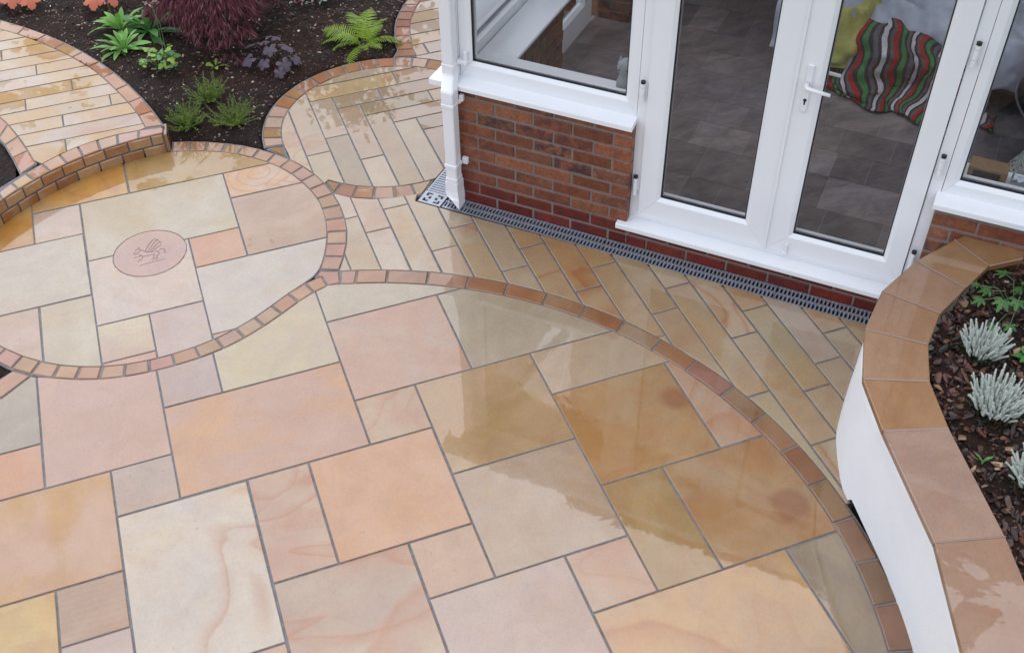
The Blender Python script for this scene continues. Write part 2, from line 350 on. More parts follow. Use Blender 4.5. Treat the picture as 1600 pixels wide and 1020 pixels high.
SLAB_MAIN=[['m1',[[-1.459,3.742],[-1.238,4.016],[-1.058,4.091],[-0.929,4.189],[-0.908,4.178],[-0.908,3.742]]],['m2',[[-0.899,3.473],[-0.899,4.174],[-0.771,4.111],[-0.734,4.093],[-0.7,4.079],[-0.665,4.067],[-0.629,4.055],[-0.591,4.045],[-0.553,4.036],[-0.515,4.029],[-0.476,4.023],[-0.437,4.019],[-0.369,4.016],[-0.369,3.473]]],['m3',[[-0.359,3.765],[-0.359,4.016],[-0.278,4.017],[-0.197,4.022],[-0.157,4.026],[-0.098,4.036],[-0.098,3.765]]],['m4',[[-0.089,3.765],[-0.089,4.038],[-0.039,4.049],[-0.001,4.06],[0.036,4.073],[0.072,4.087],[0.107,4.102],[0.176,4.135],[0.278,4.192],[0.375,4.251],[0.435,4.282],[0.466,4.294],[0.466,3.765]]],['m5',[[0.54,4.321],[0.603,4.305],[0.666,4.286],[0.728,4.266],[0.79,4.244],[0.851,4.22],[0.911,4.194],[0.97,4.166],[1.029,4.136],[1.086,4.105],[1.143,4.072],[1.167,4.057],[0.474,4.057],[0.474,4.297],[0.492,4.303],[0.52,4.31]]],['m6',[[1.039,4.048],[1.039,3.495],[0.474,3.495],[0.474,4.048]]],['m7',[[1.18,4.048],[1.252,4.0],[1.305,3.962],[1.357,3.922],[1.408,3.88],[1.457,3.837],[1.505,3.793],[1.552,3.747],[1.597,3.699],[1.641,3.65],[1.683,3.6],[1.723,3.549],[1.763,3.495],[1.048,3.495],[1.048,4.048]]],['m8',[[-0.361,3.213],[-0.361,3.755],[0.466,3.755],[0.466,3.213]]],['m9',[[0.755,3.486],[0.755,3.213],[0.474,3.213],[0.474,3.486]]],['m10',[[1.332,3.487],[1.332,2.924],[0.763,2.924],[0.763,3.487]]],['m11',[[1.769,3.486],[1.8,3.442],[1.835,3.387],[1.869,3.331],[1.901,3.274],[1.936,3.207],[1.34,3.207],[1.34,3.486]]],['m12',[[1.905,3.199],[1.905,2.641],[1.339,2.641],[1.339,3.199]]],['m13',[[1.939,3.199],[1.96,3.157],[1.987,3.097],[2.011,3.036],[2.034,2.975],[2.055,2.913],[2.074,2.85],[2.091,2.787],[2.106,2.723],[2.122,2.643],[1.916,2.643],[1.916,3.199]]],['m14',[[1.618,2.633],[1.618,2.079],[1.339,2.079],[1.339,2.633]]],['m15',[[2.124,2.632],[2.131,2.594],[2.14,2.529],[2.147,2.464],[2.152,2.399],[2.155,2.333],[2.156,2.268],[2.155,2.202],[2.152,2.137],[2.148,2.081],[1.627,2.081],[1.627,2.632]]],['m16',[[1.331,2.916],[1.331,2.365],[0.762,2.365],[0.762,2.916]]],['m17',[[0.753,3.204],[0.753,2.65],[0.194,2.65],[0.194,3.204]]],['m18',[[-0.076,2.652],[-0.076,3.203],[0.185,3.203],[0.185,2.652]]],['m19',[[-0.625,3.209],[-0.625,3.465],[-0.369,3.465],[-0.369,3.209]]],['m20',[[-1.467,2.928],[-1.467,3.464],[-0.634,3.464],[-0.634,2.928]]],['m21',[[-1.466,3.474],[-1.466,3.734],[-0.909,3.734],[-0.909,3.474]]],['m22',[[-0.625,2.378],[-0.625,3.199],[-0.087,3.199],[-0.087,2.378]]],['m23',[[-0.89,2.656],[-0.89,2.919],[-0.635,2.919],[-0.635,2.656]]],['m24',[[-1.458,2.362],[-1.458,2.919],[-0.899,2.919],[-0.899,2.362]]],['m25',[[-0.89,2.089],[-0.89,2.648],[-0.634,2.648],[-0.634,2.089]]],['m26',[[-0.076,2.082],[-0.076,2.642],[0.475,2.642],[0.475,2.082]]],['m27',[[0.754,2.64],[0.754,2.366],[0.485,2.366],[0.485,2.64]]],['m28',[[1.05,2.358],[1.05,1.799],[0.484,1.799],[0.484,2.358]]],['m29',[[1.332,2.356],[1.332,2.081],[1.059,2.081],[1.059,2.356]]],['m30',[[1.899,2.072],[1.899,1.513],[1.059,1.513],[1.059,2.072]]],['m31',[[2.147,2.07],[2.14,2.006],[2.131,1.942],[2.119,1.877],[2.106,1.813],[2.091,1.749],[2.074,1.686],[2.055,1.623],[2.034,1.561],[2.016,1.513],[1.909,1.513],[1.909,2.07]]],['m32',[[-0.626,2.092],[-0.626,2.369],[-0.087,2.369],[-0.087,2.092]]],['x1',[[-1.674,3.475],[-1.476,3.721],[-1.476,3.475]]],['x2',[[-1.897,2.93],[-1.897,3.199],[-1.682,3.465],[-1.475,3.465],[-1.475,2.93]]],['x3',[[-1.897,2.362],[-1.897,2.921],[-1.469,2.921],[-1.469,2.362]]],['x4',[[-0.9,-0.198],[-1.459,-0.198],[-1.459,2.352],[-0.9,2.352]]],['x5',[[-1.468,-0.198],[-1.898,-0.198],[-1.897,2.353],[-1.468,2.353]]],['x6',[[-0.635,-0.198],[-0.892,-0.198],[-0.892,2.079],[-0.635,2.079]]],['x7',[[-0.087,-0.198],[-0.626,-0.198],[-0.626,2.085],[-0.087,2.085]]],['x8',[[0.476,-0.198],[-0.076,-0.198],[-0.076,2.073],[0.476,2.073]]],['x9',[[1.048,1.788],[1.048,-0.198],[0.484,-0.198],[0.484,1.788]]],['x10',[[2.013,1.503],[1.986,1.439],[1.96,1.379],[1.931,1.32],[1.901,1.262],[1.869,1.205],[1.835,1.149],[1.799,1.094],[1.762,1.04],[1.723,0.987],[1.683,0.936],[1.641,0.885],[1.597,0.837],[1.552,0.789],[1.505,0.743],[1.456,0.697],[1.457,-0.198],[1.057,-0.198],[1.057,1.503]]]]
PLANK_CIRCLE=[['h0',[[0.922,6.232],[0.983,6.263],[1.056,6.29],[1.132,6.309],[1.209,6.318],[1.287,6.318],[1.365,6.309],[1.44,6.29],[1.514,6.263],[1.574,6.232]]],['h1',[[0.84,6.176],[0.848,6.184],[0.905,6.222],[1.415,6.222],[1.415,6.07],[0.84,6.07]]],['h2',[[1.592,6.221],[1.648,6.184],[1.707,6.133],[1.759,6.075],[1.763,6.07],[1.424,6.07],[1.424,6.221]]],['h3',[[1.271,6.061],[1.271,5.931],[0.984,5.931],[0.984,6.061]]],['h4',[[1.77,6.06],[1.805,6.012],[1.842,5.943],[1.848,5.929],[1.282,5.929],[1.282,6.06]]],['h5',[[1.566,5.92],[1.566,5.792],[1.129,5.792],[1.129,5.92]]],['h6',[[1.851,5.921],[1.872,5.871],[1.893,5.792],[1.576,5.792],[1.576,5.921]]],['h7',[[1.894,5.784],[1.904,5.718],[1.905,5.657],[1.274,5.657],[1.274,5.784]]],['h8',[[1.905,5.648],[1.906,5.64],[1.899,5.569],[1.844,5.513],[1.417,5.513],[1.417,5.648]]],['v0',[[0.597,5.562],[0.59,5.64],[0.593,5.718],[0.604,5.796],[0.624,5.871],[0.654,5.943],[0.686,6.002],[0.686,5.326],[0.653,5.399],[0.596,5.495]]],['v1',[[0.695,6.017],[0.737,6.075],[0.789,6.133],[0.832,6.169],[0.832,5.497],[0.695,5.497]]],['v2',[[0.831,5.489],[0.831,5.153],[0.816,5.164],[0.758,5.22],[0.73,5.193],[0.698,5.297],[0.694,5.307],[0.694,5.489]]],['v3',[[0.976,6.06],[0.976,5.634],[0.839,5.634],[0.839,6.06]]],['v4',[[0.974,5.625],[0.974,5.064],[0.945,5.077],[0.878,5.117],[0.841,5.146],[0.841,5.625]]],['v5',[[1.12,5.92],[1.12,5.346],[0.984,5.346],[0.984,5.92]]],['v6',[[1.118,5.337],[1.118,5.017],[1.091,5.022],[1.016,5.045],[0.985,5.059],[0.985,5.337]]],['v7',[[1.264,5.783],[1.264,5.004],[1.246,5.003],[1.168,5.008],[1.129,5.015],[1.129,5.783]]],['v8',[[1.408,5.647],[1.408,5.077],[1.341,5.01],[1.324,5.007],[1.273,5.005],[1.273,5.647]]],['v9',[[1.834,5.504],[1.419,5.088],[1.419,5.504]]]]
PLANK_STRIP=[['s-1_0',[[0.628,4.411],[0.678,4.396],[0.678,4.517],[0.628,4.417]]],['s0_0',[[0.687,4.393],[0.722,4.383],[0.828,4.344],[0.828,4.823],[0.759,4.823],[0.746,4.722],[0.718,4.615],[0.687,4.54]]],['s0_1',[[0.829,4.831],[0.829,5.013],[0.753,5.076],[0.764,4.96],[0.761,4.839],[0.76,4.831]]],['s1_0',[[0.837,4.34],[0.907,4.312],[0.971,4.282],[0.971,4.663],[0.837,4.663]]],['s1_1',[[0.972,4.672],[0.972,4.939],[0.949,4.945],[0.844,5.0],[0.837,5.006],[0.837,4.672]]],['s2_0',[[0.982,4.277],[0.997,4.27],[1.086,4.225],[1.116,4.207],[1.116,4.829],[0.982,4.829]]],['s2_1',[[1.117,4.837],[1.117,4.911],[1.069,4.916],[0.98,4.937],[0.98,4.837]]],['s3_0',[[1.127,4.201],[1.172,4.175],[1.263,4.117],[1.263,4.386],[1.127,4.386]]],['s3_1',[[1.263,4.394],[1.263,4.749],[1.165,4.845],[1.199,4.908],[1.186,4.903],[1.126,4.91],[1.126,4.394]]],['s4_0',[[1.274,4.11],[1.337,4.066],[1.409,4.01],[1.409,4.536],[1.274,4.536]]],['s4_1',[[1.41,4.544],[1.41,4.604],[1.273,4.739],[1.273,4.544]]],['s5_0',[[1.418,4.004],[1.492,3.941],[1.559,3.88],[1.559,4.097],[1.418,4.097]]],['s5_1',[[1.558,4.107],[1.558,4.46],[1.418,4.596],[1.418,4.107]]],['s6_0',[[1.568,3.872],[1.636,3.804],[1.703,3.731],[1.704,4.237],[1.568,4.237]]],['s6_1',[[1.704,4.247],[1.704,4.317],[1.568,4.449],[1.568,4.247]]],['s7_0',[[1.714,3.718],[1.767,3.655],[1.827,3.576],[1.852,3.541],[1.852,3.813],[1.714,3.813]]],['s7_1',[[1.852,3.823],[1.852,4.174],[1.713,4.309],[1.713,3.823]]],['s8_0',[[1.961,3.369],[1.995,3.308],[1.995,3.369]]],['s8_1',[[1.86,3.529],[1.884,3.495],[1.937,3.411],[1.957,3.377],[1.996,3.377],[1.996,3.954],[1.86,3.954]]],['s8_2',[[1.994,3.964],[1.994,4.036],[1.859,4.167],[1.859,3.964]]],['s9_0',[[2.006,3.288],[2.032,3.236],[2.074,3.146],[2.112,3.054],[2.142,2.97],[2.142,3.525],[2.006,3.525]]],['s9_1',[[2.142,3.533],[2.142,3.89],[2.005,4.026],[2.005,3.533]]],['s10_0',[[2.176,2.86],[2.2,2.77],[2.221,2.673],[2.237,2.575],[2.249,2.476],[2.257,2.377],[2.261,2.278],[2.259,2.181],[2.283,2.181],[2.283,2.86]]],['s10_1',[[2.151,2.94],[2.173,2.871],[2.283,2.871],[2.283,3.671],[2.151,3.671]]],['s10_2',[[2.284,3.681],[2.284,3.748],[2.151,3.881],[2.151,3.681]]],['s11_0',[[2.293,2.186],[2.316,2.24],[2.375,2.368],[2.425,2.458],[2.425,2.506],[2.293,2.506]]],['s11_1',[[2.426,2.515],[2.426,3.23],[2.293,3.23],[2.293,2.515]]],['s11_2',[[2.425,3.24],[2.425,3.607],[2.293,3.739],[2.293,3.24]]],['s12_0',[[2.436,2.478],[2.446,2.497],[2.503,2.565],[2.568,2.636],[2.568,2.798],[2.436,2.798]]],['s12_1',[[2.569,2.809],[2.569,3.381],[2.435,3.381],[2.435,2.809]]],['s12_2',[[2.57,3.389],[2.57,3.463],[2.436,3.596],[2.436,3.389]]],['s13_0',[[2.578,2.647],[2.611,2.682],[2.714,2.787],[2.714,2.935],[2.578,2.935]]],['s13_1',[[2.715,2.945],[2.715,3.318],[2.578,3.455],[2.578,2.945]]],['s14_0',[[2.724,2.797],[2.752,2.825],[2.849,2.919],[2.849,3.1],[2.724,3.1]]],['s14_1',[[2.85,3.111],[2.85,3.183],[2.723,3.309],[2.723,3.111]]],['s15_0',[[2.858,2.927],[2.879,2.947],[3.001,3.032],[2.858,3.175]]]]
PLANK_RAISED=[['p_top0',[[-0.902,7.455],[-0.864,7.416],[-0.826,7.374],[-0.781,7.321],[-1.958,7.321],[-1.968,7.455]]],['p_top1',[[-1.043,7.597],[-0.946,7.5],[-0.911,7.464],[-1.968,7.464],[-1.977,7.597]]],['p_top2',[[-1.092,7.645],[-1.051,7.604],[-1.978,7.604],[-1.987,7.737],[-1.773,7.737]]],['p0',[[-0.773,7.311],[-0.717,7.24],[-0.681,7.192],[-1.949,7.192],[-1.958,7.311]]],['p1a',[[-0.936,7.182],[-0.936,7.054],[-1.94,7.054],[-1.949,7.182]]],['p1b',[[-0.675,7.183],[-0.607,7.085],[-0.587,7.054],[-0.927,7.054],[-0.927,7.183]]],['p2',[[-0.58,7.045],[-0.538,6.98],[-0.504,6.923],[-1.781,6.923],[-1.937,7.021],[-1.939,7.045]]],['p3a',[[-0.733,6.915],[-0.733,6.79],[-1.568,6.79],[-1.768,6.915]]],['p3b',[[-0.499,6.914],[-0.446,6.82],[-0.43,6.79],[-0.725,6.79],[-0.725,6.914]]],['p4',[[-0.425,6.779],[-0.392,6.711],[-0.368,6.655],[-1.302,6.654],[-1.539,6.772],[-1.551,6.779]]],['p5a',[[-0.535,6.644],[-0.535,6.515],[-1.035,6.515],[-1.038,6.521],[-1.284,6.644]]],['p5b',[[-0.363,6.643],[-0.345,6.598],[-0.315,6.516],[-0.526,6.516],[-0.526,6.643]]],['p6a',[[-0.816,6.506],[-0.816,6.384],[-0.971,6.384],[-1.031,6.506]]],['p6b',[[-0.312,6.508],[-0.27,6.383],[-0.808,6.383],[-0.808,6.508]]],['p7a',[[-0.327,6.375],[-0.327,6.253],[-0.916,6.253],[-0.935,6.304],[-0.967,6.375]]],['p7b',[[-0.267,6.375],[-0.229,6.254],[-0.319,6.254],[-0.319,6.375]]],['p8a',[[-0.615,6.245],[-0.615,6.117],[-0.871,6.117],[-0.884,6.16],[-0.913,6.245]]],['p8b',[[-0.226,6.243],[-0.21,6.185],[-0.193,6.118],[-0.606,6.118],[-0.606,6.243]]],['p9',[[-0.191,6.108],[-0.183,6.074],[-0.174,6.017],[-0.169,5.98],[-0.832,5.98],[-0.85,6.049],[-0.868,6.108]]],['p10a',[[-0.617,5.971],[-0.617,5.844],[-0.656,5.827],[-0.754,5.77],[-0.794,5.82],[-0.82,5.933],[-0.83,5.971]]],['p10b',[[-0.167,5.973],[-0.161,5.925],[-0.199,5.915],[-0.322,5.917],[-0.438,5.902],[-0.55,5.872],[-0.609,5.847],[-0.609,5.973]]]]
PLANK_BACK=[['t_',[[2.688,6.357],[2.021,5.689],[2.02,5.747],[2.004,5.839],[1.978,5.928],[1.94,6.013],[1.893,6.094],[1.837,6.168],[1.772,6.235],[1.699,6.293],[1.622,6.341],[1.631,6.357]]],['t0a',[[1.632,6.366],[1.634,6.456],[1.644,6.502],[1.711,6.502],[1.711,6.366]]],['t0b',[[2.832,6.5],[2.698,6.367],[1.721,6.367],[1.721,6.5]]],['t1',[[1.646,6.51],[1.651,6.536],[1.669,6.639],[2.97,6.639],[2.841,6.51]]],['t2',[[1.672,6.649],[1.702,6.749],[1.715,6.786],[3.073,6.786],[3.084,6.754],[2.98,6.649]]],['t3',[[1.718,6.796],[1.735,6.845],[1.78,6.93],[3.022,6.93],[3.07,6.796]]],['t4',[[1.784,6.939],[1.844,7.039],[1.869,7.07],[2.972,7.07],[3.019,6.939]]],['t5',[[1.877,7.08],[1.904,7.114],[1.992,7.213],[2.922,7.213],[2.969,7.08]]],['t6',[[2.002,7.222],[2.087,7.297],[2.17,7.354],[2.872,7.354],[2.919,7.222]]],['t7',[[2.183,7.363],[2.194,7.37],[2.308,7.43],[2.43,7.476],[2.513,7.496],[2.821,7.496],[2.868,7.363]]],['t8',[[2.553,7.506],[2.685,7.521],[2.813,7.521],[2.818,7.506]]]]
SETT_CIRCLE=[[[-0.046,5.832],[0.038,5.806],[0.064,5.897],[-0.024,5.925]],[[0.05,5.802],[0.132,5.77],[0.163,5.855],[0.075,5.893]],[[0.143,5.765],[0.223,5.725],[0.261,5.8],[0.174,5.849]],[[0.233,5.719],[0.308,5.668],[0.354,5.738],[0.271,5.794]],[[0.318,5.661],[0.387,5.601],[0.439,5.667],[0.363,5.73]],[[0.396,5.593],[0.459,5.527],[0.517,5.585],[0.447,5.658]],[[0.467,5.518],[0.521,5.445],[0.587,5.497],[0.525,5.576]],[[0.527,5.435],[0.571,5.357],[0.645,5.401],[0.594,5.487]],[[0.576,5.346],[0.609,5.265],[0.69,5.3],[0.65,5.391]],[[0.613,5.254],[0.639,5.169],[0.725,5.195],[0.695,5.289]],[[0.642,5.157],[0.659,5.07],[0.747,5.083],[0.728,5.183]],[[0.661,5.058],[0.665,4.968],[0.758,4.966],[0.749,5.072]],[[0.665,4.956],[0.66,4.861],[0.755,4.846],[0.758,4.954]],[[0.658,4.849],[0.643,4.757],[0.74,4.73],[0.754,4.834]],[[0.64,4.745],[0.617,4.657],[0.714,4.623],[0.738,4.718]],[[0.613,4.646],[0.582,4.559],[0.674,4.522],[0.71,4.612]],[[0.577,4.548],[0.538,4.462],[0.625,4.424],[0.669,4.511]],[[0.523,4.4],[0.442,4.376],[0.467,4.301],[0.532,4.318]],[[0.43,4.372],[0.343,4.331],[0.378,4.259],[0.456,4.297]],[[0.332,4.326],[0.244,4.273],[0.28,4.201],[0.367,4.253]],[[0.234,4.267],[0.148,4.216],[0.179,4.144],[0.27,4.195]],[[0.137,4.21],[0.048,4.17],[0.075,4.095],[0.168,4.138]],[[0.037,4.165],[-0.057,4.134],[-0.035,4.057],[0.064,4.091]],[[-0.068,4.131],[-0.165,4.11],[-0.152,4.033],[-0.046,4.054]],[[-0.177,4.109],[-0.275,4.099],[-0.272,4.023],[-0.164,4.031]],[[-0.287,4.098],[-0.386,4.098],[-0.391,4.023],[-0.284,4.023]],[[-0.398,4.098],[-0.495,4.109],[-0.508,4.034],[-0.403,4.023]],[[-0.506,4.111],[-0.598,4.133],[-0.621,4.059],[-0.52,4.036]],[[-0.61,4.137],[-0.697,4.169],[-0.726,4.097],[-0.633,4.063]],[[-0.708,4.174],[-0.791,4.216],[-0.825,4.146],[-0.737,4.102]],[[-0.801,4.222],[-0.878,4.274],[-0.922,4.206],[-0.836,4.152]],[[-0.887,4.281],[-0.957,4.341],[-1.008,4.277],[-0.931,4.213]],[[-0.966,4.349],[-1.031,4.422],[-1.085,4.369],[-1.016,4.286]],[[-1.039,4.431],[-1.105,4.52],[-1.166,4.482],[-1.092,4.378]],[[0.531,4.442],[0.618,4.406],[0.603,4.322],[0.544,4.324],[0.532,4.401],[0.504,4.412]],[[-1.008,4.256],[-0.935,4.196],[-1.065,4.1],[-1.131,4.182]],[[-1.14,4.177],[-1.076,4.096],[-1.24,4.027],[-1.295,4.12]]]
SETT_HERRING=[[[0.584,5.665],[0.585,5.699],[0.588,5.733],[0.488,5.768],[0.484,5.724],[0.481,5.68]],[[0.589,5.745],[0.597,5.79],[0.607,5.835],[0.511,5.875],[0.499,5.827],[0.49,5.78]],[[0.61,5.847],[0.627,5.897],[0.648,5.946],[0.555,5.99],[0.533,5.938],[0.515,5.886]],[[0.653,5.956],[0.674,5.994],[0.697,6.032],[0.619,6.1],[0.588,6.051],[0.56,6.001]],[[0.704,6.041],[0.732,6.078],[0.762,6.113],[0.698,6.196],[0.661,6.154],[0.626,6.11]],[[0.77,6.122],[0.804,6.155],[0.841,6.186],[0.786,6.273],[0.745,6.24],[0.707,6.205]],[[0.851,6.193],[0.894,6.223],[0.94,6.249],[0.899,6.344],[0.846,6.314],[0.796,6.281]],[[0.951,6.255],[0.992,6.274],[1.035,6.29],[1.009,6.39],[0.959,6.371],[0.91,6.349]],[[1.046,6.294],[1.093,6.307],[1.141,6.316],[1.131,6.419],[1.076,6.408],[1.021,6.394]],[[1.153,6.318],[1.197,6.323],[1.241,6.325],[1.249,6.428],[1.196,6.426],[1.143,6.421]],[[1.253,6.325],[1.301,6.323],[1.349,6.317],[1.363,6.419],[1.313,6.425],[1.261,6.428]],[[1.36,6.315],[1.405,6.306],[1.45,6.294],[1.482,6.391],[1.429,6.406],[1.376,6.417]],[[1.461,6.29],[1.506,6.273],[1.55,6.252],[1.589,6.348],[1.543,6.369],[1.494,6.388]],[[1.561,6.247],[1.6,6.224],[1.637,6.199],[1.688,6.289],[1.645,6.317],[1.6,6.342]],[[1.646,6.192],[1.681,6.164],[1.713,6.135],[1.777,6.217],[1.739,6.25],[1.698,6.282]],[[1.721,6.127],[1.744,6.103],[1.765,6.078],[1.836,6.154],[1.811,6.182],[1.785,6.209]],[[0.823,5.151],[0.857,5.124],[0.893,5.1],[0.842,5.01],[0.801,5.038],[0.761,5.068]],[[0.903,5.094],[0.942,5.072],[0.983,5.052],[0.947,4.956],[0.899,4.978],[0.852,5.004]],[[0.994,5.048],[1.039,5.031],[1.085,5.017],[1.062,4.917],[1.009,4.932],[0.958,4.951]],[[1.096,5.015],[1.14,5.006],[1.185,5.0],[1.179,4.897],[1.126,4.904],[1.074,4.914]],[[1.197,4.999],[1.254,4.997],[1.312,5.0],[1.239,4.916],[1.218,4.895],[1.191,4.896]],[[0.498,5.643],[0.567,5.642],[0.574,5.542]],[[0.746,5.211],[0.808,5.155],[0.76,5.093]]]
SETT_MAIN=[[[0.611,4.309],[0.672,4.291],[0.708,4.381],[0.635,4.404]],[[0.681,4.288],[0.753,4.264],[0.824,4.237],[0.858,4.326],[0.788,4.353],[0.717,4.378]],[[0.834,4.233],[0.925,4.194],[1.015,4.15],[1.053,4.235],[0.961,4.281],[0.867,4.322]],[[1.024,4.146],[1.11,4.098],[1.193,4.047],[1.239,4.126],[1.152,4.18],[1.062,4.231]],[[1.201,4.042],[1.281,3.987],[1.358,3.929],[1.411,4.002],[1.331,4.063],[1.248,4.12]],[[1.366,3.923],[1.442,3.859],[1.515,3.792],[1.571,3.861],[1.496,3.93],[1.419,3.996]],[[1.522,3.785],[1.589,3.717],[1.653,3.645],[1.72,3.703],[1.651,3.78],[1.578,3.854]],[[1.659,3.638],[1.722,3.56],[1.782,3.479],[1.851,3.532],[1.79,3.615],[1.726,3.695]],[[1.787,3.471],[1.841,3.389],[1.891,3.305],[1.967,3.348],[1.914,3.437],[1.857,3.524]],[[1.895,3.297],[1.94,3.211],[1.981,3.124],[2.06,3.162],[2.018,3.252],[1.972,3.34]],[[1.985,3.115],[2.024,3.02],[2.058,2.924],[2.142,2.951],[2.106,3.053],[2.064,3.153]],[[2.061,2.914],[2.088,2.821],[2.112,2.727],[2.198,2.75],[2.174,2.847],[2.145,2.941]],[[2.114,2.717],[2.132,2.622],[2.146,2.528],[2.236,2.538],[2.221,2.64],[2.2,2.741]],[[2.147,2.518],[2.156,2.421],[2.161,2.323],[2.254,2.329],[2.248,2.429],[2.237,2.528]],[[2.162,2.313],[2.161,2.217],[2.157,2.12],[2.251,2.12],[2.255,2.219],[2.254,2.319]],[[2.156,2.11],[2.147,2.015],[2.133,1.92],[2.229,1.906],[2.242,2.008],[2.251,2.11]],[[2.132,1.91],[2.113,1.817],[2.091,1.725],[2.189,1.709],[2.21,1.803],[2.227,1.897]],[[2.089,1.715],[2.063,1.627],[2.032,1.538],[2.13,1.509],[2.161,1.604],[2.187,1.7]],[[2.029,1.529],[1.992,1.437],[1.951,1.347],[2.052,1.315],[2.091,1.406],[2.126,1.499]],[[1.947,1.338],[1.903,1.254],[1.856,1.171],[1.958,1.132],[2.005,1.218],[2.047,1.306]]]
SETT_RAISED=[[[-1.087,7.647],[-0.948,7.51],[-0.931,7.623],[-1.085,7.779]],[[-0.94,7.501],[-0.826,7.382],[-0.779,7.457],[-0.923,7.614]],[[-0.818,7.373],[-0.716,7.248],[-0.652,7.299],[-0.772,7.448]],[[-0.708,7.238],[-0.605,7.094],[-0.541,7.14],[-0.645,7.289]],[[-0.599,7.084],[-0.504,6.935],[-0.44,6.977],[-0.534,7.13]],[[-0.498,6.925],[-0.416,6.774],[-0.351,6.809],[-0.434,6.966]],[[-0.41,6.764],[-0.341,6.606],[-0.275,6.638],[-0.346,6.799]],[[-0.337,6.595],[-0.279,6.43],[-0.208,6.462],[-0.27,6.627]],[[-0.275,6.418],[-0.222,6.25],[-0.148,6.279],[-0.204,6.451]],[[-0.218,6.239],[-0.179,6.081],[-0.101,6.095],[-0.145,6.268]],[[-0.177,6.069],[-0.156,5.929],[-0.063,5.92],[-0.098,6.083]],[[-1.039,6.511],[-0.977,6.385],[-1.027,6.237],[-1.104,6.393]],[[-0.972,6.374],[-0.925,6.263],[-0.978,6.139],[-1.022,6.227]],[[-0.921,6.251],[-0.874,6.109],[-0.944,6.05],[-0.973,6.128]],[[-0.871,6.098],[-0.827,5.937],[-0.906,5.899],[-0.94,6.038]],[[-0.824,5.925],[-0.791,5.783],[-0.869,5.715],[-0.903,5.887]]]
SETT_RISER=[[[-0.065,5.891],[-0.193,5.908],[-0.206,5.832],[-0.073,5.839]],[[-0.205,5.909],[-0.316,5.911],[-0.322,5.816],[-0.218,5.831]],[[-0.328,5.91],[-0.431,5.896],[-0.424,5.793],[-0.334,5.814]],[[-0.443,5.894],[-0.543,5.868],[-0.522,5.764],[-0.436,5.79]],[[-0.554,5.864],[-0.648,5.824],[-0.616,5.727],[-0.534,5.76]],[[-0.659,5.819],[-0.748,5.767],[-0.71,5.683],[-0.627,5.722]],[[-0.758,5.761],[-0.839,5.703],[-0.801,5.631],[-0.721,5.677]],[[-0.848,5.695],[-0.917,5.638],[-0.887,5.573],[-0.811,5.624]],[[-0.926,5.63],[-0.988,5.569],[-0.971,5.505],[-0.896,5.566]],[[-0.996,5.56],[-1.066,5.483],[-1.054,5.427],[-0.98,5.498]]]
SETT_BACK=[[[1.626,6.364],[1.628,6.452],[1.538,6.481],[1.492,6.404]],[[1.63,6.462],[1.644,6.533],[1.549,6.565],[1.541,6.491]],[[1.646,6.543],[1.663,6.636],[1.572,6.668],[1.551,6.575]],[[1.665,6.645],[1.695,6.747],[1.605,6.782],[1.575,6.677]],[[1.698,6.756],[1.728,6.843],[1.643,6.882],[1.608,6.791]],[[1.732,6.852],[1.779,6.941],[1.693,6.979],[1.647,6.891]],[[1.784,6.95],[1.836,7.037],[1.75,7.071],[1.698,6.988]],[[1.842,7.046],[1.896,7.113],[1.807,7.148],[1.755,7.08]],[[1.902,7.12],[1.982,7.211],[1.906,7.26],[1.813,7.155]],[[1.989,7.218],[2.079,7.298],[2.017,7.359],[1.913,7.267]],[[2.087,7.304],[2.186,7.373],[2.14,7.444],[2.025,7.365]],[[2.195,7.378],[2.302,7.434],[2.272,7.514],[2.149,7.449]],[[2.311,7.438],[2.424,7.48],[2.412,7.567],[2.281,7.518]],[[2.433,7.483],[2.551,7.511],[2.557,7.602],[2.421,7.57]],[[2.56,7.513],[2.68,7.526],[2.705,7.62],[2.567,7.604]],[[2.69,7.527],[2.811,7.526],[2.855,7.62],[2.715,7.621]]]
